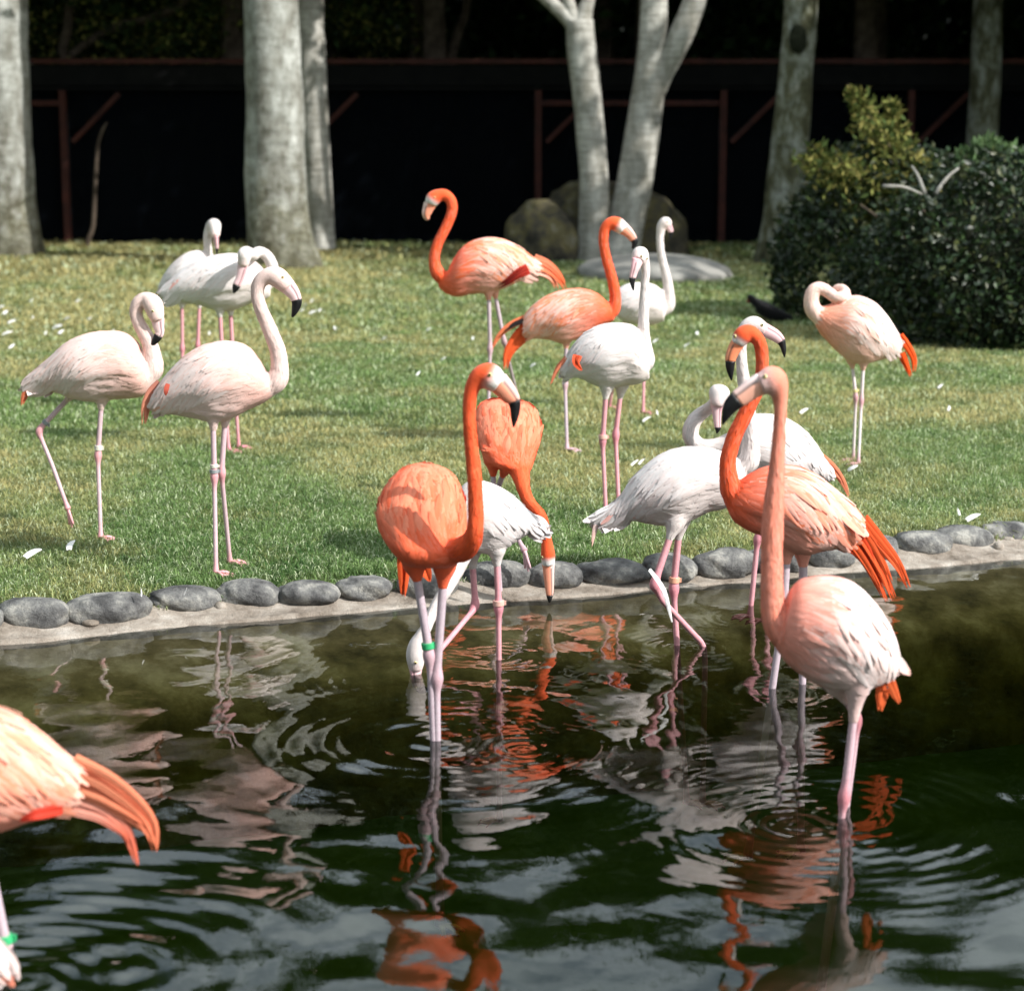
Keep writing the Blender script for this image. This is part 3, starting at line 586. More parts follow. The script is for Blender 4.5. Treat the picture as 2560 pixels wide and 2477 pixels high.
ORAN = pal((.83, .105, .030), (.83, .13, .050), (.86, .29, .19), (.83, .27, .185), (.87, .40, .31), (.85, .18, .085), (.62, .035, .012), (.82, .115, .03), (.82, .62, .58), (.86, .34, .22), (.50, .42, .46), (.85, .83, .80), (.56, .38, .42))
SALM = pal((.82, .26, .17), (.82, .30, .22), (.77, .65, .62), (.76, .545, .51), (.78, .675, .655), (.79, .54, .48), (.82, .13, .04), (.80, .15, .045), (.85, .72, .72), (.86, .45, .34), (.62, .45, .49), (.85, .70, .70), (.60, .24, .27))
PINK = pal((.88, .62, .54), (.85, .32, .20), (.83, .65, .59), (.82, .49, .39), (.83, .68, .64), (.83, .48, .38), (.82, .12, .02), (.82, .085, .008), (.85, .6, .6), (.85, .6, .6), (.78, .72, .72), (.86, .6, .5), (.62, .35, .38))
DARKD = pal(*[(.006, .006, .007)] * 8, (.25, .02, .02), (.25, .02, .02), (.08, .05, .02), (.02, .01, .01), (.08, .05, .02))
ORB = dict(ORAN); ORB['cov'] = np.array((.86, .27, .16)); ORB['back'] = np.array((.83, .14, .06)); ORB['cov2'] = np.array((.83, .12, .045))
def feather_strip(path, w, nrm, cup=.0015, tipw=.12):
    """path (m,3) centre points, w half width, nrm (m,3)"""
    m = len(path); t = np.gradient(path, axis=0); t /= np.linalg.norm(t, axis=1)[:, None] + 1e-9
    s = np.cross(nrm, t); s /= np.linalg.norm(s, axis=1)[:, None] + 1e-9
    u_ = np.linspace(0, 1, m); pr = (np.clip(np.sin((.22 + .78 * u_) * math.pi), 0, 1) ** .55)[:, None] * w
    pr[-1] = w * tipw
    a = path - s * pr - nrm * cup; b = path + nrm * cup * .6; c_ = path + s * pr - nrm * cup
    V = np.stack([a, b, c_], 1).reshape(-1, 3); Fc = []
    for i in range(m - 1):
        for j in (0, 1): q = i * 3 + j; Fc.append((q, q + 1, q + 4, q + 3))
    return V, Fc
def bird(kind, label, group, palette, Y, body, neck, bill, legs, tails=(), eye=None, kb=.55, ratio=.78, size=1.0, frontal=False, bdY=0., voxel=None, facing=1, cuff=True, rdY=None, tipmat=None, wing=True, accents=(), nofeather=False, seed=1, lores=False):
    r = np.random.default_rng(seed); Pc = palette; sz = size
    # body stations
    st = []
    for i, q in enumerate(body):
        dy = bdY if rdY is None else rdY[i]
        a = P(q[0], q[1], Y + dy); b = P(q[2], q[3], Y + dy); c_ = (a + b) / 2; h = (a - b) / 2
        st.append(np.concatenate([c_, h, [np.linalg.norm(h) * (ratio if not isinstance(ratio, (list, tuple)) else ratio[i])]]))
    nb = 56; S = cr(st, nb); ang = np.linspace(0, 2 * math.pi, 48, endpoint=False)
    tt = np.gradient(S[:, :3], axis=0); tt /= np.linalg.norm(tt, axis=1)[:, None] + 1e-9
    def bpt(ti, th):
        ti = np.clip(ti, 0, nb - 1.001); i = int(ti); f_ = ti - i; q = S[i] * (1 - f_) + S[i + 1] * f_
        return q[:3] + q[3:6] * math.cos(th) + np.array([0, 1, 0]) * (-math.sin(th)) * q[6]
    RB = np.array([[bpt(i, a) for a in ang] for i in range(nb)])
    tq = np.linspace(0, 1, nb)[:, None]; aq = np.abs(((ang + math.pi) % (2 * math.pi)) - math.pi)[None, :]; sgn = np.sign(np.sin(ang))[None, :]
    sd_ = seed * 3.1 + 5 * sgn; rg = 1 - np.abs(2 * fbm(tq * 2.6 + sd_, aq * 2.9 + tq * 2.2 + sd_, 1.6, 3) - 1)
    env = sstep(.04, .2, tq) * sstep(1.0, .8, tq) * sstep(.0, .5, aq) * sstep(math.pi, 2.6, aq)
    if frontal:
        fac = 1 + .13 * (rg - .75) * sstep(.0, .15, tq) * sstep(1, .8, tq) - .09 * np.exp(-((aq - 1.45) / .14) ** 2) * (sgn > 0) * sstep(.62, .2, tq) + .03 * (fbm(tq * 3 + sd_, aq * 4, 1.5, 2) - .5)
    else:
        lip = sstep(1.78, 1.90, aq + .25 * (vnoise(tq * 5 + sd_, aq * 0 + seed, 1.6) - .5)) * sstep(2.7, 2.1, aq) * sstep(.10, .25, tq) * sstep(.92, .75, tq)
        fac = 1 + .085 * (rg - .78) * env - .055 * lip
    RB = S[:, None, :3] + (RB - S[:, None, :3]) * fac[:, :, None]
    v0, f0 = rings_mesh(RB); parts = [(v0, f0)]
    nk = [tuple(P(x, y, Y + dy)) + (rr * pxm(y, Y + dy),) for x, y, rr, dy in neck]
    nk[0] = nk[0][:3] + (nk[0][3] * .62,); nk[1] = nk[1][:3] + (nk[1][3] * .92,)
    npn = cr(nk, max(24, len(nk) * 5)); ys = np.ones(len(npn)); 
    v1, f1_ = rings_mesh(tube(npn[:, :3], npn[:, 3], 16, ys)); parts.append((v1, f1_))
    # legs
    LG = []
    for lg in legs:
        pts = []
        for j, p_ in enumerate(lg['p']):
            if p_[2] == 'g': q = G(p_[0], p_[1], lg.get('z', 0.012))
            else: q = P(p_[0], p_[1], Y + p_[2])
            pts.append(q)
        LG.append(pts)
        if cuff:
            a = pts[0]; d_ = pts[1] - pts[0]; d_ /= np.linalg.norm(d_)
            L_ = lg.get('cuff', .05) * sz; in_ = .07 * sz
            cc = np.array([a - d_ * in_, a - d_ * in_ * .3, a + d_ * L_ * .3, a + d_ * L_]); v2, f2 = rings_mesh(tube(cr(cc, 8), np.interp(np.linspace(0, 1, 8), [0, .4, .7, 1], [.044 * sz, .036 * sz, .021 * sz, .0125 * sz]), 12)); parts.append((v2, f2))
    bv, bf = join(parts)
    me = bpy.data.meshes.new('tmp'); me.from_pydata(bv.tolist(), [], bf); tmp = bpy.data.objects.new('tmp', me); col.objects.link(tmp)
    md = tmp.modifiers.new('r', 'REMESH'); md.mode = 'VOXEL'; md.voxel_size = voxel or max(.0050, .0011 * Y * .6)
    ms = tmp.modifiers.new('s', 'SMOOTH'); ms.factor = .5; ms.iterations = 6
    dg = bpy.context.evaluated_depsgraph_get(); em = bpy.data.meshes.new_from_object(tmp.evaluated_get(dg))
    bpy.data.objects.remove(tmp)
    n_ = len(em.vertices); co = np.empty(n_ * 3, dtype=np.float32); em.vertices.foreach_get('co', co); co = co.reshape(-1, 3).astype(float)
    # base
    gp = [p_[-1] for p_ in LG]; base = np.array(gp[0]) if gp else S[nb // 2, :3].copy(); base = base.copy()
    root = empty(kind, base, label, 'duck' if kind == 'duck' else 'flamingo', group)
    # colours: nearest body station, neck weight
    bi = np.argmin(((co[:, None, :] - S[None, ::2, :3]) ** 2).sum(-1), 1) * 2; tb = bi / (nb - 1.)
    dn = np.sqrt(((co[:, None, :] - npn[None, 3:, :3]) ** 2).sum(-1)) / npn[None, 3:, 3]; wn_ = sstep(1.7, 1.12, dn.min(1))
    hn = S[bi, 3:6]; hl = np.linalg.norm(hn, axis=1); upc = ((co - S[bi, :3]) * hn).sum(1) / (hl ** 2 + 1e-9)
    c_body = Pc['back'] * sstep(-.2, .3, upc)[:, None] + Pc['belly'] * (1 - sstep(-.2, .3, upc))[:, None]
    wb = sstep(.52, .92, tb + .12 * (fbm(co[:, 0] * 8, co[:, 2] * 8, 1) - .5))[:, None]
    cc = c_body * (1 - wb) + Pc['breast'] * wb; cc = cc * (1 - wn_[:, None]) + Pc['neck'] * wn_[:, None]
    mot = fbm(co[:, 0] * 30, co[:, 2] * 16 + co[:, 1] * 20, 1, 3)[:, None]
    cc = cc * (.92 + .16 * mot) + (Pc['cov2'] - cc) * .10 * mot
    bl = None
    if bill:
        bl = np.array([tuple(P(x, y, Y + dy)) + (rr * pxm(y, Y + dy),) for x, y, rr, dy in bill])
        db = np.linalg.norm(co - bl[0, :3], axis=1) / bl[0, 3]; wf_ = sstep(1.75, 1.0, db)[:, None] if lores else sstep(1.9, .9, db)[:, None] * .7
        cc = cc * (1 - wf_) + Pc['face'] * wf_
    a_ = em.color_attributes.new('Col', 'FLOAT_COLOR', 'POINT'); c4 = np.ones((n_, 4), dtype=np.float32); c4[:, :3] = cc; a_.data.foreach_set('color', c4.ravel())
    bvh = BVHTree.FromPolygons([Vector(q) for q in co], [tuple(p_.vertices) for p_ in em.polygons])
    em.vertices.foreach_set('co', (co - base).astype(np.float32).ravel()); em.polygons.foreach_set('use_smooth', np.ones(len(em.polygons), dtype=bool))
    em.materials.clear(); em.materials.append(M_plume); bo = bpy.data.objects.new('body', em); col.objects.link(bo); bo.parent = root; em.name = 'body'
    # feathers laid on the surface
    def lay(ti, th, L, w, lift, tip, jit=.15, droop=.25, m=6):
        p0 = bpt(ti, th); p1 = bpt(ti - 3, th); d_ = p1 - p0; L0 = np.linalg.norm(d_)
        if L0 < 1e-5: return None
        d_ = d_ / L0 + np.array([0, 0, -droop]) + r.normal(size=3) * jit * .5; d_ /= np.linalg.norm(d_)
        hit = bvh.find_nearest(Vector(p0)); 
        if hit[0] is None: return None
        q = np.array(hit[0]); n1 = np.array(hit[1]); pts = []; nr_ = []
        for k in range(m):
            s_ = k / (m - 1); pts.append(q + n1 * (lift * .3 + tip * s_ ** 1.4)); nr_.append(n1)
            d_ = d_ - n1 * d_.dot(n1); d_ /= np.linalg.norm(d_) + 1e-9
            nx_ = q + d_ * L / (m - 1); h2 = bvh.find_nearest(Vector(nx_))
            if ti < .30 * (nb - 1) and not frontal:
                ex = np.linalg.norm(nx_ - np.array(h2[0]))
                if ex > .006 and k > 1 and ex < .05:
                    ta = S[0, :3] - S[4, :3]; ta /= np.linalg.norm(ta); d_ = d_ * .55 + ta * .45; d_ /= np.linalg.norm(d_); q = nx_; continue
            q = np.array(h2[0]); n2 = np.array(h2[1]); n1 = n1 * .3 + n2 * .7; n1 /= np.linalg.norm(n1) + 1e-9
        return np.array(pts), np.array(nr_)
    def build(name, seeds, lab=None):
        V, Fc, C_, n0 = [], [], [], 0
        for (ti, th, L, w, lift, tip, cbase, cedge, jit, droop) in seeds:
            e = lay(ti, th, L, w, lift, tip, jit, droop)
            if e is None: continue
            v_, f_ = feather_strip(e[0], w, e[1], .0012, .25)
            m = len(e[0]); s_ = np.linspace(0, 1, m)[:, None]
            mid = cbase * (1 - s_ * .2) + cedge * s_ * .2; ed_ = cbase * (1 - (.2 + .35 * s_)) + cedge * (.2 + .35 * s_)
            cv = np.stack([ed_, mid, ed_], 1).reshape(-1, 3)
            V.append(v_); Fc += [tuple(i + n0 for i in q) for q in f_]; C_.append(cv); n0 += len(v_)
        if not V: return
        o = mk(name, np.vstack(V), Fc, M_feather, root, np.vstack(C_)); tag(o, kind='stuff') if name == 'contour_feathers' else None; return o
    if not nofeather:
        bodyL = np.linalg.norm(np.diff(S[:, :3], axis=0), axis=1).sum(); hm = np.linalg.norm(S[:, 3:6], axis=1).max()
        seeds = {0: [], 1: []}
        if wing:
            nrow = 24
            for ri in range(nrow):
                ft = ri / (nrow - 1.); t_ = (.14 if not frontal else .10) + .68 * ft              # rear to front
                L = (.15 * (1 - ft) ** 1.1 + .06) * sz; w = (.0085 * (1 - ft) + .0085) * sz
                lo, hi = (math.radians(4), math.radians(176 if frontal else 108 - 14 * ft))
                rem = np.linalg.norm(S[int(t_ * (nb - 1)), :3] - S[0, :3]); L = min(L, rem + .035) if not frontal else L
                i_ = int(t_ * (nb - 1)); arc = (hi - lo) * (np.linalg.norm(S[i_, 3:6]) + S[i_, 6]) / 2; na = max(4, int(arc / (w * 1.35)))
                for j in range(na):
                    th = lo + (hi - lo) * (j + .5 + r.normal() * .18) / na
                    u_ = r.random(); k = vnoise(ri * .35 + seed * 3, th * 2.2, 1.0)
                    mixv = np.clip((k - .42) * 1.8 + (u_ - .5) * .75 + .1, 0, 1)
                    cb = Pc['cov'] * (1 - mixv) + Pc['cov2'] * mixv
                    if u_ > .985 and ft < .5: cb = cb * .4 + Pc['accent'] * .6
                    bw = float(sstep(.50, .84, t_ + .06 * r.normal())); cb = cb * (1 - bw * .85) + Pc['breast'] * bw * .85
                    ce = Pc['cov'] * .5 * (1 - bw) + cb * (.5 + .5 * bw)
                    for sd in (0, 1):
                        seeds[sd].append(((t_ + r.normal() * .012) * (nb - 1), th if sd == 0 else -th, L * (.85 + .3 * r.random()), w * (.85 + .35 * r.random()), .0012 + .004 * float(sstep(.80, 1, (th - lo) / (hi - lo))) * (not frontal), (.0022 * (1 - ft) + .0014) * sz * (.5 + .8 * r.random()), cb * (.94 + .1 * r.random()), ce, .22, (.25 + .75 * math.sin(math.pi * min(1, ft * 1.25)) * float(sstep(.2, .8, th))) if not frontal else .05))
            for _ in range(70 if frontal else 34):
                t_ = .16 + .5 * r.random(); th = math.radians(r.uniform(12, 168 if frontal else 84)); u_ = r.random()
                cb = Pc['cov'] * (1 - u_) + Pc['cov2'] * u_; cb = cb * (.9 + .12 * r.random()); ce = Pc['cov'] * .8 + cb * .2
                for sd in (0, 1):
                    seeds[sd].append((t_ * (nb - 1), th if sd == 0 else -th, (.085 if frontal else .10) * sz * (.7 + .6 * r.random()), (.011 if frontal else .0085) * sz, .0035, .0055 * sz * (.5 + r.random()), cb, ce, .35, .1 if frontal else .9))
            build('wing', seeds[0]); build('wing', seeds[1])
        cs = []; ns = []
        for ri in range(20):
            t_ = .06 + .90 * ri / 19; i_ = int(t_ * (nb - 1)); rr_ = (np.linalg.norm(S[i_, 3:6]) + S[i_, 6]) / 2
            na = max(5, int(2 * math.pi * rr_ / (.024 * sz)))
            for j in range(na):
                th = 2 * math.pi * (j + r.random() * .7) / na; hh = math.cos(th)
                if wing and not frontal and hh > -.15 and t_ < .72: continue
                if frontal and t_ < .7: continue
                cb = (Pc['belly'] if t_ < .62 else Pc['breast'] * min(1, (t_ - .5) * 2.5) + Pc['belly'] * max(0, 1 - (t_ - .5) * 2.5)) * (.95 + .09 * r.random())
                cs.append((t_ * (nb - 1), th, .050 * sz * (.7 + .6 * r.random()), .010 * sz, .0005, .0018, cb, cb * .6 + Pc['cov'] * .4, .4, .1))
        for i_ in range(5, int(len(npn) * (.72 if len(nk) > 9 else .8))):
            rr_ = npn[i_, 3]; na = max(6, int(2 * math.pi * rr_ / .017))
            tng = npn[i_ - 2, :3] - npn[i_, :3]; tng /= np.linalg.norm(tng) + 1e-9
            for j in range(na):
                q_ = r.normal(size=3); q_ -= tng * q_.dot(tng); q_ /= np.linalg.norm(q_) + 1e-9
                ns.append((npn[i_, :3] + q_ * rr_ + tng * r.normal() * .01, tng + r.normal(size=3) * .12, .030 * sz * (.6 + .8 * r.random()), .0045 * sz, .0016, Pc['neck'] * (.84 + .26 * r.random()) + (Pc['cov'] - Pc['neck']) * .12 * r.random()))
        build('contour_feathers', cs)
        V, Fc, C_, n0 = [], [], [], 0
        for (p0, d0, L_, w_, tip_, cb) in ns:
            h_ = bvh.find_nearest(Vector(p0)); q = np.array(h_[0]); n1 = np.array(h_[1])
            if np.linalg.norm(q - p0) > .03: continue
            pts_, nr_ = [], []
            for k in range(4):
                pts_.append(q + n1 * (.0004 + tip_ * (k / 3.) ** 1.3)); nr_.append(n1); d0 = d0 - n1 * d0.dot(n1); d0 = d0 / (np.linalg.norm(d0) + 1e-9)
                h_ = bvh.find_nearest(Vector(q + d0 * L_ / 3)); q = np.array(h_[0]); n1 = np.array(h_[1])
            v_, f_ = feather_strip(np.array(pts_), w_, np.array(nr_), .0004, .25); V.append(v_); Fc += [tuple(i + n0 for i in qq) for qq in f_]; C_.append(np.tile(np.clip(cb, 0, .9), (len(v_), 1))); n0 += len(v_)
        if V: tag(mk('neck_down', np.vstack(V), Fc, M_feather, root, np.vstack(C_)), kind='stuff')
    # tail, primaries: long single feathers along a traced sweep
    for ti_, tl_ in enumerate(tails):
        pth = np.array([P(p_[0], p_[1], Y + (p_[2] if len(p_) > 2 else 0)) for p_ in tl_['p']]); wm = tl_['w'] * pxm(tl_['p'][0][1], Y); nf = int(tl_.get('n', 9) * 1.8)
        cb = tl_.get('c', Pc['tail']); V, Fc, C_, n0 = [], [], [], 0
        t0 = np.gradient(cr(pth, 12), axis=0)
        for k in range(nf):
            o_ = (k / max(1, nf - 1) - .5); m = 12; e_ = min(1, .66 + .42 * r.random()); pp = cr(pth, 40)[:max(12, int(40 * e_))]; pp = pp[np.linspace(0, len(pp) - 1, m).astype(int)]
            tn = np.gradient(pp, axis=0); tn /= np.linalg.norm(tn, axis=1)[:, None] + 1e-9
            sd = np.cross(tn, np.array([0, 1., 0])); sd /= np.linalg.norm(sd, axis=1)[:, None] + 1e-9
            u_ = np.linspace(0, 1, m)[:, None]; pp = pp + sd * o_ * wm * (1.0 - tl_.get('conv', .6) * u_ ** 1.3) * 1.1 + np.array([0, 1, 0]) * (o_ * .15 * wm + r.normal() * .008 * sz) + np.array([0, 0, -1]) * 0
            nrm = -np.array([0, 1., 0]) * .8 + sd * (.5 * (r.random() - .5)); nrm = nrm / np.linalg.norm(nrm, axis=1)[:, None]
            v_, f_ = feather_strip(pp, max(.0060 * sz, wm * .9 / nf * 1.5 * tl_.get('fat', 1.15)), nrm, .0008 * sz, .08)
            c1 = cb * (.82 + .3 * r.random()); c2 = tl_.get('c2', cb)
            sh = np.stack([np.array(c1) * (1 - u_) + c2 * u_, (np.array(c1) * (1 - u_) + c2 * u_) * .95, np.array(c1) * (1 - u_) + c2 * u_], 1).reshape(-1, 3)
            V.append(v_); Fc += [tuple(i + n0 for i in q) for q in f_]; C_.append(np.clip(sh, 0, .92)); n0 += len(v_)
        mk(tl_.get('name', 'tail' if ti_ == 0 else 'flight_feathers'), np.vstack(V), Fc, M_feather, root, np.vstack(C_))
    # bill: pale section + black tip, hooked, with mouth line
    if bill:
        nb_ = 26; B = cr(bl, nb_); tn = np.gradient(B[:, :3], axis=0); tn /= np.linalg.norm(tn, axis=1)[:, None] + 1e-9
        t_in, t_out = tn[0], tn[-1]; out = t_in - t_out; out = out - tn[nb_ // 2] * out.dot(tn[nb_ // 2])
        if np.linalg.norm(out) < .15: out = np.array([0, 0, 1.]) if abs(tn[0][2]) < .7 else np.array([float(facing), 0, 0])
        out /= np.linalg.norm(out); k = 24; a = np.linspace(0, 2 * math.pi, k, endpoint=False); RR = []; mouth = []
        for i in range(nb_):
            o_ = out - tn[i] * out.dot(tn[i]); o_ /= np.linalg.norm(o_) + 1e-9; s_ = np.cross(tn[i], o_)
            rad = np.ones(k); gm = np.abs(np.abs(((a + math.pi) % (2 * math.pi)) - math.pi) - math.radians(62)) < math.radians(8); rad[gm] *= .86
            lat = .62 if i < nb_ * .8 else .7
            RR.append(B[i, :3] + (np.cos(a) * rad * B[i, 3])[:, None] * o_ + (np.sin(a) * rad * B[i, 3] * lat)[:, None] * s_); mouth.append(gm)
        RR = np.array(RR); ks = int(kb * (nb_ - 1)); m1 = np.array(mouth)
        u_ = (np.arange(ks + 1) / max(1, ks))[:, None, None]; topw = (np.cos(a) > .35)[None, :, None]
        cA = np.where(topw, Pc['bill'][None, None] * (1 - u_) + (Pc['bill'] * .5 + Pc['bill2'] * .5)[None, None] * u_, Pc['bill2'][None, None])
        cA = np.where(m1[:ks + 1, :, None] & (u_ > .15), cA * .25, cA)
        v_, f_ = rings_mesh(RR[:ks + 1]); cA = cA.reshape(-1, 3); cA = np.vstack([cA, cA[:1], cA[-1:]])
        bo_ = mk('bill', v_, f_, M_bill, root, cA)
        if ks < nb_ - 1: v_, f_ = rings_mesh(RR[ks:]); mk('bill_tip', v_, f_, tipmat or M_black, bo_)
    # eyes
    if eye:
        r0 = ray(*eye); o0 = Vector((0, 0, CAMZ)); dv = Vector(r0).normalized(); h = bvh.ray_cast(o0, dv)
        if h[0] is not None:
            er = .0068 * sz; hp = np.array(h[0]); hd = npn[np.argmin(((npn[:, :3] - hp) ** 2).sum(1)), :3]
            for sd in (0, 1):
                c_ = hp if sd == 0 else np.array([hp[0], 2 * hd[1] - hp[1], hp[2]])
                if sd == 1:
                    h2 = bvh.find_nearest(Vector(c_)); c_ = np.array(h2[0]); nn = np.array(h2[1])
                else: nn = np.array(h[1])
                def sph(c0, rr0, nm, mt_, par):
                    lat_ = np.linspace(0, math.pi, 8); R_ = np.array([[c0 + rr0 * np.array([math.sin(p_) * math.cos(q_), math.cos(p_), math.sin(p_) * math.sin(q_)]) for q_ in np.linspace(0, 6.283, 12, endpoint=False)] for p_ in lat_])
                    v_, f_ = rings_mesh(R_, False); return mk(nm, v_, f_, mt_, par)
                e_ = sph(c_ - nn * er * .35, er, 'eye', M_eye, root); sph(c_ + nn * er * .42, er * .5, 'pupil', M_pupil, e_)
    # legs with hock joint, webbed foot, rings
    for lg, pts in zip(legs, LG):
        hk = lg['hock']; rr0 = lg.get('r', .0105) * sz; path, rad = [], []
        seg = []
        for j in range(len(pts)):
            seg.append(pts[j])
        pp = []; rrp = []
        L = [0]
        for j in range(len(pts) - 1):
            a, b = pts[j], pts[j + 1]; m = 9
            for q in range(m): pp.append(a + (b - a) * q / m); rrp.append(rr0 * (1.12 if j < hk else .95))
            L.append(len(pp))
        pp.append(pts[-1]); rrp.append(rr0 * 1.0)
        pp = np.array(pp); rrp = np.array(rrp)
        kp = np.array([.25, .5, .25]); pin = pp.copy(); pp[1:-1] = pin[:-2] * .25 + pin[1:-1] * .5 + pin[2:] * .25
        hp = pts[hk]; dd = np.linalg.norm(pp - hp, axis=1); 
        # refine near the hock
        sp = cr(np.hstack([pp, rrp[:, None]]), 90); dd = np.linalg.norm(sp[:, :3] - hp, axis=1)
        sp[:, 3] += rr0 * .75 * np.exp(-(dd / (.026 * sz)) ** 2); ank = np.linalg.norm(sp[:, :3] - pts[-1], axis=1); sp[:, 3] += rr0 * .45 * np.exp(-(ank / (.022 * sz)) ** 2)
        v_, f_ = rings_mesh(tube(sp[:, :3], sp[:, 3], 12))
        wh = np.exp(-(dd / (.05 * sz)) ** 2); wh = np.maximum(wh, np.exp(-(ank / (.06 * sz)) ** 2)); lc = Pc['leg'][None] * (1 - wh[:, None]) + Pc['hock'][None] * wh[:, None]
        lc = np.repeat(lc, 12, 0); lc = np.vstack([lc, lc[:1], lc[-1:]])
        lo = mk('leg', v_, f_, M_skin, root, lc)
        # foot
        an = pts[-1]; fs = .088 * sz; fd = lg.get('dir', facing); yaw = lg.get('yaw', -.35)
        dirs = [yaw - .5, yaw, yaw + .5]; hang = lg.get('hang', 0)
        tips = []; V, Fc, n0 = [], [], 0
        for k_, d0 in enumerate(dirs):
            dv = np.array([fd * math.cos(d0), math.sin(d0), 0.]);
            if hang: dv = np.array([fd * .18 + .16 * (k_ - 1), -.1 * (k_ - 1), -1.]); dv /= np.linalg.norm(dv)
            Lt = fs * (1.0 if k_ == 1 else .86); tip = an + dv * Lt; tips.append(tip)
            if not hang: tip = tip + np.array([0, 0, -.006])
            pth = cr([an, an + dv * Lt * .5 + (np.array([0, 0, .006]) if not hang else 0), tip], 8); v_, f_ = rings_mesh(tube(pth, np.linspace(.0085, .004, 8) * sz, 8)); V.append(v_); Fc += [tuple(i + n0 for i in q) for q in f_]; n0 += len(v_)
        tz = np.array([0, 0, .0022]) if not hang else np.array([0, .0022, 0])
        for k_ in (0, 1):
            A, B_ = tips[k_], tips[k_ + 1]; ctr = (A + B_) / 2 * .86 + an * .14
            vv = np.array([an + tz, an + (A - an) * .9 + tz, ctr + tz, an + (B_ - an) * .9 + tz, an - tz, an + (A - an) * .9 - tz, ctr - tz, an + (B_ - an) * .9 - tz]); ff = [(0, 1, 2, 3), (7, 6, 5, 4), (0, 4, 5, 1), (1, 5, 6, 2), (2, 6, 7, 3), (3, 7, 4, 0)]
            V.append(vv); Fc += [tuple(i + n0 for i in q) for q in ff]; n0 += 8
        V = np.vstack(V); mk('foot', V, Fc, M_skin, lo, np.tile(Pc['hock'], (len(V), 1)) * 1.15)
        for (bx_, by_, hgt, cn) in lg.get('bands', []):
            # ring round the leg at the height read in the photo
            zt = P(bx_, by_, Y)[2]; i_ = int(np.argmin(np.abs(sp[:, 2] - zt) + .5 * np.abs(sp[:, 0] - P(bx_, by_, Y)[0]))); c_ = sp[i_, :3]; dz = sp[min(i_ + 2, 89), :3] - sp[max(i_ - 2, 0), :3]; dz /= np.linalg.norm(dz)
            h_ = hgt * pxm(by_, Y) / 2; ro = sp[i_, 3] + .0045 * sz
            prof = [(-h_, sp[i_, 3] * .8), (-h_, ro), (-h_ * .85, ro + .001), (h_ * .85, ro + .001), (h_, ro), (h_, sp[i_, 3] * .8)]
            R_ = tube(np.array([c_ + dz * (a_0 + k * 1e-6) for k, (a_0, _) in enumerate(prof)]), [q[1] for q in prof], 20)
            up = np.cross(dz, [0, 1, 0]); up /= np.linalg.norm(up); s_ = np.cross(dz, up); aa = np.linspace(0, 6.2832, 20, endpoint=False)
            R_ = np.array([[c_ + dz * a_0 + rr1 * (math.cos(t) * up + math.sin(t) * s_) for t in aa] for a_0, rr1 in prof])
            v_, f_ = rings_mesh(R_, False)
            tb_v, tb_f = box(c_ + up * ro * 1.2, (.008 * sz, .008 * sz, h_ * 1.5)); v_, f_ = join([(v_, f_), (tb_v, tb_f)])
            mk('leg_band', v_, f_, BANDS[cn], lo, smooth=False)
    return root
def leg(pts, hock=1, **k): d = dict(p=pts, hock=hock); d.update(k); return d
def Yat(x, y, z=0.): return float(G(x, y, z)[1])
GW = 'white and pale pink flamingos'; GO = 'orange and salmon flamingos'
def toward_bed(p, depth=-.75, k=.3):      # continue a wading leg from the water line down to the bed
    return p

# 1 walking pale bird, left
g = R66(520, 1745); Y = Yat(*g)
bird('flamingo', 'pale pink flamingo striding at far left with its bill against its curved neck', GW, PALE, Y,
     R1.b([(135, 1068, 145, 1108), (200, 1012, 230, 1118), (290, 935, 340, 1142), (400, 840, 460, 1182), (520, 790, 560, 1194), (640, 777, 660, 1182), (740, 788, 760, 1174), (810, 840, 850, 1158), (845, 920, 925, 1085)]),
     R1.n([(860, 1060, 100), (902, 1000, 72), (905, 940, 56), (892, 870, 48), (862, 800, 42), (825, 735, 38), (804, 668, 37), (822, 610, 41), (865, 590, 46), (905, 620, 60, -.02), (925, 680, 50, -.03), (934, 715, 38, -.03)]),
     R1.n([(934, 705, 40, -.03), (940, 750, 34, -.03), (946, 785, 27, -.03), (932, 815, 25, -.03), (915, 840, 18, -.03), (897, 862, 6, -.03)]),
     [leg([*R66.l([(525, 815, -.02), (500, 1190, -.01)]), (*g, 'g')], bands=[(*R66(495, 1135), 12, 'white')], yaw=-.45),
      leg(R66.l([(330, 770, .06), (95, 1020, .05), (190, 1250, .04), (298, 1550, .03)]), hang=1, bands=[(*R66(112, 975), 10, 'grey')])],
     tails=[dict(p=R1.l([(175, 1095), (155, 1140), (140, 1180), (132, 1215)]), w=14, n=5)], eye=R1(905, 658), kb=.55, seed=11)
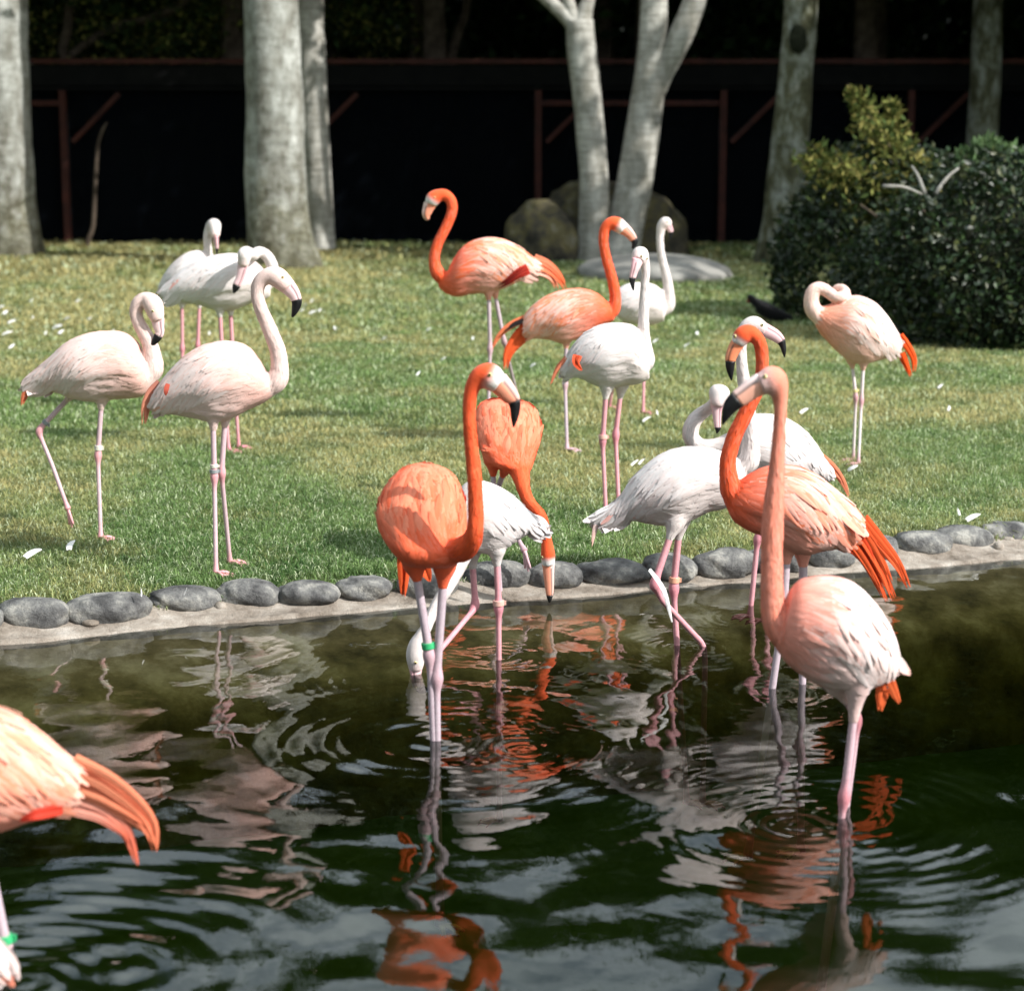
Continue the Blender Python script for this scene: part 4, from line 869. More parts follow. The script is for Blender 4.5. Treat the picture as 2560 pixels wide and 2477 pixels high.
# 2 tall pale bird
g = (540, 1432); Y = Yat(*g)
bird('flamingo', 'tall pale pink flamingo at left with long S neck, head lowered facing right', GW, PALE, Y,
     R1.b([(905, 1150, 885, 1245), (965, 1062, 945, 1262), (1050, 965, 1045, 1272), (1150, 885, 1150, 1292), (1270, 842, 1262, 1312), (1380, 838, 1372, 1292), (1470, 870, 1470, 1242), (1535, 945, 1560, 1200), (1580, 1020, 1645, 1145)]),
     R1.n([(1590, 1120, 85), (1640, 1070, 70), (1657, 1000, 55), (1648, 900, 48), (1620, 820, 46), (1586, 740, 43), (1552, 660, 40), (1532, 600, 38), (1524, 545, 38), (1538, 490, 42), (1580, 455, 50), (1635, 455, 62), (1680, 490, 56), (1708, 520, 48)]),
     R1.n([(1700, 508, 50), (1732, 545, 42), (1752, 580, 34), (1758, 612, 30), (1748, 655, 21), (1731, 694, 6)]),
     [leg([*R1.l([(1262, 1300, -.03), (1270, 1640, -.02)]), (*g, 'g')], bands=[(*R1(1262, 1572), 8, 'white'), (*R1(1262, 1600), 9, 'grey')], yaw=-.5),
      leg([*R1.l([(1335, 1285, .03), (1312, 1622, .03)]), (575, 1406, 'g')], yaw=-.2)],
     tails=[dict(p=R1.l([(960, 1090), (900, 1150), (866, 1230), (858, 1330)]), w=24, n=7, c=np.array((.55, .22, .17)), c2=np.array((.8, .3, .18))), dict(p=R1.l([(1000, 1090, -.10), (988, 1130, -.10), (984, 1165, -.09)]), w=4, n=1, c=np.array((.6, .12, .08)))], eye=R1(1675, 458), kb=.5, seed=12)
# 3 white bird preening, behind
g = (572, 1126); Y = Yat(*g)
bird('flamingo', 'white flamingo behind with arched neck and bill hanging over its own side', GW, WHITE, Y,
     R1.b([(940, 535, 952, 574), (1000, 478, 1020, 592), (1090, 405, 1090, 606), (1190, 350, 1190, 625), (1300, 322, 1290, 652), (1400, 318, 1390, 648), (1480, 345, 1480, 615), (1545, 390, 1550, 600), (1600, 460, 1600, 570)]),
     R1.n([(1580, 510, 55), (1612, 450, 42), (1612, 385, 35), (1575, 325, 33), (1530, 308, 32), (1500, 330, 32, -.1), (1478, 320, 38, -.18), (1450, 318, 42, -.24), (1445, 360, 38, -.24), (1438, 392, 32, -.24)]),
     R1.n([(1440, 385, 33, -.24), (1430, 430, 28, -.24), (1418, 470, 24, -.24), (1403, 505, 24, -.24), (1393, 530, 18, -.24), (1384, 552, 6, -.24)]),
     [leg([*R1.l([(1302, 650, -.02), (1325, 1050, -.02)]), (*g, 'g')], yaw=-.5), leg([*R1.l([(1365, 640, .02), (1385, 1040, .02)]), (597, 1118, 'g')], yaw=-.3)],
     tails=[dict(p=R1.l([(1000, 560), (975, 590), (980, 625)]), w=8, n=3)], kb=.6, size=1.05, seed=13)
# 4 white bird further back
g = (458, 1035); Y = Yat(*g)
bird('flamingo', 'rearmost white flamingo at left, upright neck showing above the preening one', GW, WHITE, Y,
     R1.b([(945, 500, 942, 540), (985, 425, 1000, 572), (1040, 360, 1060, 610), (1110, 312, 1120, 615), (1180, 298, 1190, 600), (1225, 325, 1245, 560)]),
     R1.n([(1215, 440, 60), (1243, 390, 34), (1238, 330, 26), (1230, 270, 24), (1231, 215, 27), (1248, 165, 34), (1270, 150, 40, -.03), (1276, 195, 31, -.06), (1279, 220, 26, -.07)]),
     R1.n([(1278, 215, 26, -.07), (1281, 250, 21, -.07), (1284, 280, 17, -.07), (1285, 300, 13, -.07), (1284, 324, 5, -.06)]),
     [leg([*R1.l([(1078, 605, -.02), (1080, 880, -.02)]), (*g, 'g')]), leg([*R1.l([(1182, 605, .02), (1172, 862, .02)]), (497, 1030, 'g')])], kb=.6, size=1.0, seed=14)
# 5 orange bird at back facing left
g = R3(520, 1530); Y = Yat(*g)
ORL = dict(ORAN); ORL['cov'] = np.array((.87, .56, .49)); ORL['belly'] = np.array((.85, .42, .34)); ORL['face'] = np.array((.85, .85, .84)); ORL['cov2'] = np.array((.87, .24, .09))
bird('flamingo', 'orange flamingo at the back facing left, pale patch on its back, head bent down', GO, ORL, Y,
     R3.b([(825, 530, 825, 598), (760, 482, 765, 622), (690, 433, 680, 662), (610, 397, 590, 699), (520, 388, 510, 718), (430, 408, 430, 722), (360, 455, 345, 738), (312, 525, 280, 722), (285, 585, 225, 680)]),
     R3.n([(265, 640, 62), (225, 600, 46), (206, 555, 35), (205, 495, 32), (222, 430, 31), (255, 360, 31), (288, 292, 31), (309, 230, 31), (304, 175, 32), (272, 140, 34), (235, 138, 38), (198, 160, 46), (182, 192, 36)]),
     R3.n([(178, 190, 38), (165, 222, 32), (157, 250, 27), (160, 270, 19), (172, 288, 7)]),
     [leg([*R3.l([(525, 715, -.02), (534, 1050, -.02)]), (*g, 'g')], dir=-1), leg([*R3.l([(560, 708, .05), (618, 1012, .05)]), (*R3(720, 1440), 'g')], dir=-1)],
     tails=[dict(p=R3.l([(790, 530), (870, 560), (940, 625), (985, 700)]), w=30, n=9, c=np.array((.86, .3, .17)), c2=ORAN['tail']), dict(p=R3.l([(800, 575), (880, 605), (915, 650), (930, 700)]), w=20, n=6, c=np.array((.88, .55, .45)), c2=np.array((.86, .25, .12))),
            dict(p=R3.l([(760, 575, -.12), (700, 605, -.13), (640, 650, -.12), (580, 690, -.1)]), w=22, n=7, c=np.array((.45, .03, .015)), c2=np.array((.12, .01, .01)))], eye=R3(205, 150), kb=.92, tipmat=M_bill, size=1.1, facing=-1, seed=15, lores=True)
# 6 orange bird in the middle facing right
g = R3(990, 1645); Y = Yat(*g)
bird('flamingo', 'orange flamingo behind the white one, standing on one leg, head turned right', GO, ORL, Y,
     R3.b([(725, 868, 745, 985), (775, 803, 800, 987), (840, 750, 880, 992), (920, 712, 950, 1012), (1010, 691, 1030, 997), (1095, 693, 1110, 962), (1170, 720, 1195, 915), (1228, 768, 1270, 880)]),
     R3.n([(1235, 850, 62), (1268, 810, 42), (1276, 740, 33), (1263, 660, 32), (1245, 590, 31), (1225, 520, 30), (1210, 450, 29), (1205, 390, 30), (1217, 335, 33), (1248, 305, 38), (1288, 312, 45), (1325, 340, 38)]),
     R3.n([(1320, 332, 38), (1350, 356, 31), (1375, 385, 25), (1390, 412, 20), (1387, 435, 14), (1377, 455, 6)]),
     [leg([*R3.l([(985, 1000, 0), (978, 1258, 0)]), (*g, 'g')])],
     tails=[dict(p=R3.l([(760, 930), (690, 1000), (640, 1075), (628, 1170)]), w=34, n=9), dict(p=R3.l([(740, 870), (650, 915), (585, 975), (540, 1050)]), w=14, n=5, c=np.array((.84, .22, .1))), dict(p=R3.l([(735, 880, -.03), (670, 905, -.03), (615, 945, -.03)]), w=6, n=2, c=np.array((.02, .015, .015)))], eye=R3(1325, 300), kb=.55, size=1.05, seed=16, lores=True)
# 7 white bird centre
g = R3(1220, 2030); Y = Yat(*g)
bird('flamingo', 'white flamingo in the centre of the lawn with upright neck, facing the camera', GW, WHITE, Y,
     R3.b([(948, 1168, 955, 1202), (1000, 1070, 1010, 1214), (1060, 985, 1070, 1222), (1140, 925, 1140, 1256), (1230, 898, 1230, 1278), (1320, 896, 1320, 1264), (1395, 918, 1412, 1254), (1445, 1010, 1480, 1225)]),
     R3.n([(1440, 1150, 72), (1462, 1120, 52), (1455, 1050, 42), (1446, 970, 35), (1444, 890, 33), (1445, 810, 31), (1448, 740, 28), (1451, 660, 26), (1456, 590, 27), (1447, 530, 33), (1424, 488, 50, -.02), (1408, 528, 38, -.05)]),
     R3.n([(1408, 520, 40, -.05), (1395, 565, 30, -.06), (1384, 600, 25, -.06), (1377, 635, 21, -.06), (1378, 668, 14, -.06), (1384, 702, 5, -.06)]),
     [leg([*R3.l([(1222, 1290, -.02), (1200, 1592, -.02)]), (*g, 'g')], bands=[(*R3(1197, 1562), 10, 'pink')], yaw=-1.0, dir=-1), leg([*R3.l([(1310, 1285, .03), (1277, 1562, .03)]), (*R3(1298, 2022), 'g')], yaw=-1.0, dir=-1)],
     tails=[dict(p=R3.l([(990, 1100), (930, 1170), (890, 1265)]), w=7, n=4), dict(p=R3.l([(1052, 1085, -.12), (1045, 1130, -.13), (1080, 1178, -.12)]), w=16, n=5, c=np.array((.72, .09, .03)))], eye=R3(1430, 500), kb=.56, size=1.05, seed=17)
# 8 white bird far
g = (1608, 1032); Y = Yat(*g)
bird('flamingo', 'distant white flamingo half hidden behind the centre one, head against the dark wood', GW, WHITE, Y,
     R3.b([(1258, 740, 1252, 790), (1300, 690, 1290, 862), (1360, 660, 1350, 892), (1430, 655, 1420, 906), (1500, 665, 1490, 905), (1555, 700, 1565, 885)]),
     R3.n([(1555, 820, 62), (1592, 790, 42), (1594, 720, 33), (1585, 650, 29), (1570, 580, 26), (1552, 510, 24), (1542, 440, 23), (1541, 380, 24), (1550, 325, 30), (1574, 302, 38), (1588, 325, 26)]),
     R3.n([(1586, 318, 26), (1600, 340, 18), (1606, 358, 14), (1604, 375, 12), (1599, 402, 5)]),
     [leg([*R3.l([(1440, 895, -.02), (1446, 1135, -.02)]), (*g, 'g')]), leg([*R3.l([(1340, 880, .03), (1285, 1130, .03)]), (1523, 1020, 'g')])], eye=R3(1585, 295), kb=.5, size=1.0, seed=18)
# 9 orange bird, front centre
Y = Yat(*R6(612, 1740), WZ); Y9 = Y
LZ = -.74
def wade(pts, wpt, zb=None, hang=0, **k):
    """leg path that passes the water line at wpt and goes on to the bed"""
    return pts
def below(Y0, a, w, dy, depth, steep=False):   # continue the line a->w (native px) under water to z
    A = P(a[0], a[1], Y0 + dy); Wp = P(w[0], w[1], Y0 + dy); d_ = Wp - A; d_ /= np.linalg.norm(d_); d_[2] = min(d_[2], -.7); d_ = np.array([0, 0, -1.]) if steep else d_; q = Wp + d_ * ((depth - Wp[2]) / d_[2])
    r_ = q - np.array([0, 0, CAMZ]); # back to pixel for the common format
    fwd = r_[1] * CP - r_[2] * SP; upp = r_[1] * SP + r_[2] * CP
    return (W0 / 2 + F * r_[0] / fwd, H0 / 2 - F * upp / fwd, q[1] - Y0)
a1, w1 = R6(558, 1250), R6(572, 1560); a2, w2 = R6(606, 1260), R6(612, 1750)
bird('flamingo', 'bright orange flamingo wading front centre with green leg band and tall neck', GO, ORB, Y,
     R5.b([(400, 900, 560, 893), (300, 958, 700, 945), (218, 1040, 765, 1025), (172, 1120, 803, 1110), (148, 1200, 826, 1190), (140, 1290, 832, 1280), (155, 1380, 832, 1375), (190, 1460, 845, 1465), (235, 1540, 880, 1545), (292, 1615, 840, 1625), (370, 1680, 720, 1690)]),
     R5.n([(700, 1560, 135, .0), (800, 1560, 110, -.08), (875, 1500, 84, -.13), (908, 1410, 66, -.16), (915, 1300, 61, -.16), (913, 1200, 60, -.16), (910, 1100, 58, -.16), (905, 1000, 57, -.16), (896, 900, 56, -.15), (886, 800, 54, -.15), (876, 700, 52, -.15), (868, 600, 51, -.15), (863, 500, 50, -.15), (863, 420, 51, -.15), (874, 330, 56, -.15), (905, 250, 68, -.15), (955, 195, 88, -.15), (1015, 190, 108, -.15), (1065, 225, 98, -.15), (1100, 250, 84, -.15)]),
     R5.n([(1085, 232, 90, -.15), (1135, 285, 82, -.15), (1180, 340, 72, -.15), (1215, 385, 54, -.15), (1225, 440, 42, -.15), (1222, 500, 33, -.15), (1216, 560, 17, -.15), (1213, 594, 5, -.15)]),
     [leg([*R6.l([(440, 400, 0), (552, 1075, 0)]), below(Y, a1, w1, 0, LZ)], bands=[(*R6(545, 985), 16, 'green')], cuff=.035, yaw=-.9, r=.0115),
      leg([*R6.l([(662, 420, 0), (604, 1255, 0)]), below(Y, a2, w2, 0, LZ)], cuff=.05, yaw=-.9, r=.0115)],
     tails=[dict(p=R6.l([(345, 300, .3), (345, 450, .3), (340, 600, .3)]), w=24, n=5), dict(p=R6.l([(500, 360, .3), (525, 420, .3), (555, 490, .3)]), w=22, n=3)],
     eye=R5(1025, 180), kb=.46, ratio=[1.1, 1.1, 1.1, 1.05, 1.0, .95, .9, .85, .8, .75, .7], rdY=[.22, .2, .18, .16, .13, .1, .07, .04, .01, -.01, -.02], frontal=True, size=1.1, seed=19, lores=True)
# 10 orange bird bending down behind
Y = Yat(*R6(1115, 690), -.15)
bird('flamingo', 'orange flamingo behind the front one, neck bent straight down with bill near the stones', GO, ORB, Y,
     R5.b([(990, 392, 1310, 400), (928, 450, 1385, 450), (910, 520, 1416, 520), (908, 600, 1433, 600), (918, 680, 1431, 680), (945, 760, 1408, 760), (990, 830, 1386, 830), (1045, 885, 1366, 890), (1130, 930, 1350, 935)]),
     R5.n([(1200, 800, 110, .05), (1245, 900, 96, -.02), (1272, 980, 70, -.08), (1292, 1080, 53, -.14), (1322, 1160, 49, -.17), (1362, 1225, 50, -.2), (1405, 1268, 50, -.22), (1438, 1320, 46, -.22), (1457, 1385, 41, -.22), (1470, 1450, 40, -.22), (1478, 1520, 47, -.22), (1484, 1590, 57, -.22), (1487, 1640, 56, -.22), (1489, 1685, 48, -.22)]),
     R5.n([(1488, 1670, 50, -.22), (1490, 1740, 44, -.22), (1495, 1820, 38, -.22), (1498, 1890, 32, -.22), (1498, 1940, 22, -.22), (1497, 1978, 7, -.22)]),
     [leg([*R5.l([(1048, 890, 0), (1075, 1440, 0)]), (*R6(1118, 690), .0)], z=-.15, yaw=-.3, r=.010), leg(R5.l([(1150, 915, .02), (1060, 1150, .1), (1250, 1480, .02), (1300, 1570, -.02)]), hang=1, r=.010)],
     eye=R5(1440, 1620), kb=.74, ratio=[1.2, 1.25, 1.2, 1.1, 1.0, .9, .85, .8, .75], rdY=[.32, .28, .23, .17, .11, .06, .02, -.02, -.04], frontal=True, size=1.05, seed=20, lores=True)
# 11 white bird feeding in the water
Y = Yat(*R6(1095, 1085), WZ)
w_ = R6(1097, 1090)
bird('flamingo', 'white flamingo feeding with its head down in the water behind the orange front bird', GW, WHITE, Y,
     R5.b([(1465, 1372, 1475, 1412), (1385, 1300, 1395, 1415), (1300, 1228, 1310, 1445), (1220, 1150, 1220, 1500), (1130, 1085, 1130, 1562), (1040, 1042, 1040, 1590), (950, 1020, 950, 1582), (870, 1022, 880, 1572), (800, 1070, 820, 1560), (760, 1180, 780, 1560)]),
     R5.n([(840, 1440, 150), (800, 1560, 110, -.05), (755, 1690, 82, -.1), (722, 1780, 66, -.14)]) + R6.n([(680, 545, 54, -.18), (622, 640, 48, -.2), (570, 740, 44, -.22), (527, 840, 43, -.24), (492, 905, 50, -.25), (458, 980, 72, -.25), (440, 1060, 78, -.25), (440, 1130, 68, -.25), (440, 1185, 52, -.25)]),
     R6.n([(440, 1175, 54, -.25), (441, 1230, 44, -.25), (446, 1280, 40, -.24), (480, 1330, 38, -.2), (520, 1340, 26, -.18), (550, 1330, 8, -.18)]),
     [leg([*R6.l([(1080, 270, -.02), (1096, 695, -.02)]), below(Y, R6(1096, 800), w_, -.02, LZ)], bands=[(*R6(1095, 640), 14, 'pink')], r=.0108, dir=-1),
      leg([*R6.l([(885, 290, .04), (912, 690, .04), (605, 1060, -.2)]), below(Y, R6(700, 950), R6(600, 1065), -.2, WZ - .10, True)], hang=1, r=.0108, dir=-1)],
     tails=[dict(p=R5.l([(1380, 1330), (1430, 1345), (1475, 1380), (1495, 1440)]), w=22, n=6, c=np.array((.88, .84, .83)), c2=np.array((.86, .7, .66))), dict(p=R5.l([(1300, 1300), (1370, 1320), (1430, 1318)]), w=16, n=5, c=np.array((.88, .80, .79)))], eye=R6(440, 1125), kb=.55, facing=-1, size=1.0, seed=21)
# 12 white bird wading, centre right
Y = Yat(*R88(770, 1700), WZ)
bird('flamingo', 'white flamingo wading right of centre with pink crossed legs and orange leg band', GW, WHITE, Y,
     R88.b([(100, 655, 102, 695), (220, 590, 235, 702), (310, 515, 330, 698), (400, 388, 420, 696), (500, 280, 520, 716), (620, 188, 640, 736), (740, 137, 770, 742), (860, 115, 890, 690), (980, 120, 1010, 632), (1100, 148, 1120, 607), (1200, 180, 1220, 565), (1290, 230, 1310, 490)]),
     R4.n([(600, 1240, 85), (645, 1190, 68), (656, 1110, 54), (654, 1030, 49), (646, 940, 45), (634, 850, 42), (620, 750, 39), (608, 660, 35), (600, 580, 32), (598, 510, 34)]) + R22.n([(470, 960, 100), (530, 850, 118), (640, 800, 130), (740, 850, 118), (810, 885, 100)]),
     R22.n([(790, 878, 106), (880, 925, 100), (970, 975, 92), (1050, 1050, 72), (1085, 1130, 50), (1103, 1220, 34), (1110, 1304, 8)]),
     [leg([*R88.l([(735, 760, -.05), (585, 1205, -.1), (650, 1330, -.08)]), *R88.l([(990, 1695, .02)]), below(Y, R88(900, 1600), R88(990, 1700), .02, LZ, True)], r=.0115),
      leg([*R88.l([(785, 755, .03), (738, 1240, .03)]), below(Y, R88(760, 1500), R88(772, 1700), .03, LZ)], bands=[(*R88(715, 1180), 14, 'orange')], r=.0115)],
     tails=[dict(p=R88.l([(170, 650), (130, 730), (105, 810), (88, 905)]), w=9, n=4, c=np.array((.86, .76, .74)), c2=np.array((.82, .5, .42))), dict(p=R88.l([(260, 610), (160, 640), (78, 690)]), w=18, n=6, c=np.array((.9, .88, .87)))], eye=R22(765, 812), kb=.52, ratio=.72, size=1.05, seed=22)
# 13 white bird with looped neck
Y = Yat(1875, 1540, -.15)
W13 = dict(WHITE); W13['accent'] = np.array((.8, .3, .2))
bird('flamingo', 'white flamingo with neck looped back and bill resting on its chest, orange tail', GW, W13, Y,
     R4.b([(1150, 1240, 1110, 1290), (1090, 1168, 1060, 1292), (1020, 1058, 1000, 1305), (930, 973, 930, 1330), (830, 924, 840, 1350), (720, 911, 730, 1350), (610, 925, 620, 1300), (545, 965, 560, 1200)]),
     R44.n([(900, 1640, 230), (720, 1660, 160), (560, 1690, 110), (420, 1700, 96), (300, 1670, 92), (225, 1580, 95), (222, 1480, 95), (265, 1380, 88), (345, 1300, 80), (440, 1235, 74, -.03), (520, 1160, 86, -.06), (560, 1060, 130, -.08), (545, 1150, 100, -.1), (535, 1205, 78, -.1)]),
     R44.n([(537, 1190, 80, -.1), (533, 1270, 60, -.1), (535, 1350, 50, -.1), (540, 1430, 42, -.1), (542, 1480, 34, -.1), (530, 1532, 8, -.1)]),
     [leg([(1930, 1230, 0), (1894, 1348, 0), (1875, 1541, .0)], dir=-1, r=.0115), leg([(1960, 1240, .05), (1932, 1348, .05), (1910, 1552, .0)], dir=-1, r=.0115)],
     tails=[dict(p=R4.l([(1060, 1160), (1140, 1230), (1200, 1310), (1240, 1400)]), w=16, n=6), dict(p=R4.l([(1060, 1220), (1120, 1280), (1160, 1310)]), w=14, n=4, c=np.array((.88, .86, .85)))], kb=.72, facing=-1, size=1.0, seed=23)
# 14 orange bird right, facing left
Y = Yat(*R55(1025, 1560), WZ)
OR14 = dict(ORAN); OR14['cov'] = np.array((.87, .50, .42)); OR14['cov2'] = np.array((.85, .21, .09)); OR14['belly'] = np.array((.85, .36, .27)); OR14['bill'] = np.array((.85, .35, .2)); OR14['bill2'] = np.array((.86, .28, .14))
bird('flamingo', 'orange flamingo at right with long drooping scarlet tail feathers, facing left behind the salmon one', GO, OR14, Y,
     R55.b([(1465, 390, 1375, 560), (1360, 268, 1270, 585), (1250, 173, 1160, 607), (1130, 78, 1060, 632), (1010, 20, 960, 622), (890, 4, 850, 562), (780, 16, 745, 502), (690, 52, 640, 462), (612, 100, 540, 390), (562, 140, 475, 262)]),
     R55.n([(590, 270, 125), (525, 190, 80)]) + R4.n([(520, 1210, 48), (536, 1120, 46), (566, 1030, 45), (606, 950, 44), (650, 862, 42), (690, 780, 39), (715, 700, 36), (724, 620, 36), (722, 560, 37)]) + R22.n([(735, 1090, 98), (660, 985, 112), (570, 930, 128), (480, 970, 148), (420, 1050, 125), (385, 1110, 100)]),
     R22.n([(395, 1090, 108), (335, 1190, 100), (292, 1300, 88), (278, 1400, 74), (278, 1480, 62), (288, 1570, 40), (300, 1662, 9)]),
     [leg([*R55.l([(915, 600, .0), (890, 1050, 0)]), below(Y, R55(865, 1350), R55(825, 1600), 0, LZ)], dir=-1, r=.012),
      leg([*R55.l([(1030, 620, .06), (1030, 1050, .06)]), below(Y, R55(1028, 1300), R55(1025, 1570), .06, LZ)], dir=-1, r=.012)],
     tails=[dict(p=R55.l([(1320, 400), (1450, 560), (1560, 750), (1648, 950)]), w=58, n=18, conv=.35), dict(p=R55.l([(1450, 400), (1580, 560), (1690, 700), (1765, 862)]), w=28, n=10), dict(p=R55.l([(1380, 500), (1405, 570), (1425, 640)]), w=14, n=4), dict(p=R55.l([(1340, 500), (1440, 610), (1520, 740)]), w=48, n=12, c=np.array((.75, .07, .02)))],
     eye=R22(352, 985), kb=.45, facing=-1, size=1.15, seed=24, lores=True)
# 15 salmon bird, front right
Y = Yat(2110, 2036, WZ)
bird('flamingo', 'large salmon and white flamingo at front right, out of focus, neck upright facing left', GO, SALM, Y,
     R7.b([(1485, 950, 1440, 1075), (1462, 810, 1340, 1112), (1400, 675, 1230, 1147), (1300, 535, 1120, 1152), (1180, 432, 1000, 1132), (1050, 386, 880, 1082), (920, 384, 780, 1012), (815, 412, 700, 940), (755, 470, 640, 850)]),
     R7.n([(750, 800, 150), (690, 740, 118), (650, 670, 95), (632, 590, 84), (625, 500, 78), (622, 400, 75), (622, 300, 74), (622, 200, 72)]) + R4.n([(783, 1620, 66), (790, 1480, 61), (802, 1330, 52), (815, 1180, 44), (825, 1030, 39), (831, 900, 38), (829, 820, 46), (812, 750, 70), (785, 712, 86), (745, 725, 74), (710, 738, 66)]),
     R4.n([(722, 732, 68), (672, 758, 64), (620, 795, 58), (572, 830, 54), (535, 870, 46), (510, 920, 28), (488, 976, 6)]),
     [leg([*R7.l([(1200, 1150, -.03), (1168, 1400, -.03), (1112, 1880, -.03)]), below(Y, R7(1140, 1700), R7(1110, 1930), -.03, LZ)], hock=2, cuff=.09, dir=-1, r=.0098),
      leg([*R7.l([(1080, 1140, .05), (1205, 1355, .08)]), below(Y, R7(1190, 1500), R7(1130, 1950), .08, LZ)], dir=-1, r=.0088)],
     tails=[dict(p=R7.l([(1385, 1060), (1370, 1180), (1358, 1295)]), w=26, n=6), dict(p=R7.l([(1410, 1060), (1445, 1150), (1482, 1230)]), w=18, n=5), dict(p=R7.l([(1460, 960), (1510, 1010), (1562, 1045)]), w=26, n=5, c=np.array((.88, .8, .78)), c2=np.array((.85, .5, .42)))],
     eye=R4(740, 690), kb=.50, facing=-1, size=1.1, seed=25)
# 16 sleeping pink bird
g = R77(605, 1748); Y = Yat(*g)
bird('flamingo', 'pink flamingo asleep at right with neck coiled on its back and scarlet tail', GO, PINK, Y,
     R77.b([(1000, 640, 965, 762), (955, 535, 860, 785), (880, 415, 760, 812), (780, 298, 650, 838), (670, 232, 520, 810), (560, 215, 410, 722), (440, 262, 330, 640), (330, 300, 250, 552), (230, 320, 195, 450)]),
     R77.n([(270, 440, 110), (195, 345, 84), (175, 245, 68), (205, 165, 64), (270, 150, 58), (330, 185, 54), (390, 228, 52, -.02), (450, 235, 50, -.03), (487, 195, 50, -.01), (455, 152, 44, .03), (400, 160, 40, .06), (420, 230, 44, .08), (500, 270, 48, .09), (560, 290, 42, .09)]),
     R77.n([(555, 288, 42, .09), (610, 310, 34, .09), (660, 340, 26, .09), (680, 380, 14, .08), (690, 410, 6, .08)]),
     [leg([*R77.l([(545, 815, .03), (582, 1145, .03)]), (*R77(558, 1712), 'g')], dir=-1, bands=[(*R77(590, 1085), 8, 'yellow')], r=.0095), leg([*R77.l([(652, 830, -.02), (632, 1175, -.02)]), (*g, 'g')], dir=-1, r=.0095)],
     tails=[dict(p=R77.l([(980, 580), (1060, 690), (1112, 800), (1110, 915)]), w=16, n=7), dict(p=R77.l([(1000, 740), (1040, 840), (1088, 955)]), w=16, n=6), dict(p=R77.l([(940, 680), (1000, 650), (1010, 700)]), w=16, n=4, c=np.array((.9, .85, .83)))], kb=.6, facing=-1, size=.95, seed=26)
# 17 orange bird cut by the left edge
Y = 4.62
OR17 = dict(OR14); OR17['cov'] = np.array((.87, .48, .38)); OR17['back'] = np.array((.86, .42, .32)); OR17['cov2'] = np.array((.85, .24, .12))
bird('flamingo', 'orange flamingo cut off by the left edge in front, tail hanging over the water', GO, OR17, Y,
     R8.b([(475, 520, 425, 780), (380, 440, 320, 820), (250, 333, 200, 852), (120, 243, 80, 892), (0, 183, -40, 932), (-140, 150, -160, 960), (-280, 180, -290, 950), (-400, 280, -400, 900), (-500, 400, -480, 800)]),
     R8.n([(-430, 600, 200), (-520, 560, 120), (-580, 450, 85), (-600, 300, 75), (-600, 120, 70), (-580, -60, 66), (-560, -240, 62), (-570, -400, 66), (-620, -480, 90), (-680, -450, 80)]),
     R8.n([(-670, -455, 80), (-730, -400, 66), (-770, -320, 50), (-780, -240, 30), (-770, -180, 8)]),
     [leg([*R8.l([(-110, 930, 0), (48, 1690, 0)]), below(Y, R8(48, 1690), R8(20, 1880), 0, LZ)], bands=[(*R8(30, 1585), 22, 'green')], dir=-1, r=.0115, cuff=.07),
      leg([*R8.l([(-260, 930, .1), (-240, 1600, .1)]), below(Y, R8(-240, 1600), R8(-250, 1850), .1, LZ)], dir=-1, r=.0115)],
     tails=[dict(p=R8.l([(420, 560), (640, 660), (820, 790), (915, 900), (945, 1035)]), w=84, n=16, fat=1.5, conv=.86, c=np.array((.86, .34, .20)), c2=np.array((.84, .22, .11))), dict(p=R8.l([(420, 740), (600, 790), (700, 860), (780, 950), (835, 1125)]), w=46, n=11, fat=1.4, conv=.86, c=np.array((.86, .42, .33)), c2=np.array((.74, .14, .07))),
            dict(p=R8.l([(380, 790, -.05), (230, 820, -.1), (120, 850, -.1)]), w=16, n=5, c=np.array((.5, .04, .02)))], kb=.5, facing=-1, size=1.15, seed=27)
# 18 tips of one more bird at the very corner
Y = 4.28
bird('flamingo', 'flamingo almost wholly outside the lower left corner, only pale feather tips showing', GO, SALM, Y,
     R8.b([(40, 1690, -10, 1790), (-60, 1560, -140, 1830), (-200, 1440, -300, 1850), (-350, 1360, -450, 1820), (-520, 1340, -600, 1740), (-680, 1400, -740, 1640)]),
     R8.n([(-640, 1530, 150), (-740, 1480, 90), (-800, 1350, 75), (-820, 1150, 70), (-820, 950, 66), (-850, 820, 85), (-910, 850, 80)]),
     R8.n([(-900, 850, 80), (-960, 910, 66), (-1000, 1000, 40), (-1000, 1080, 8)]),
     [leg([*R8.l([(-330, 1800, 0), (-330, 2300, 0)]), below(Y, R8(-330, 2300), R8(-330, 2500), 0, LZ)], dir=-1), leg([*R8.l([(-420, 1800, .1), (-420, 2300, .1)]), below(Y, R8(-420, 2300), R8(-420, 2500), .1, LZ)], dir=-1)],
     tails=[dict(p=R8.l([(-80, 1600), (20, 1690), (80, 1760), (118, 1840)]), w=34, n=8, c=np.array((.9, .85, .84)), c2=np.array((.88, .7, .66))), dict(p=R8.l([(-60, 1740), (20, 1800), (90, 1875)]), w=26, n=6, c=np.array((.85, .3, .2)))], kb=.5, facing=-1, size=1.1, seed=28)
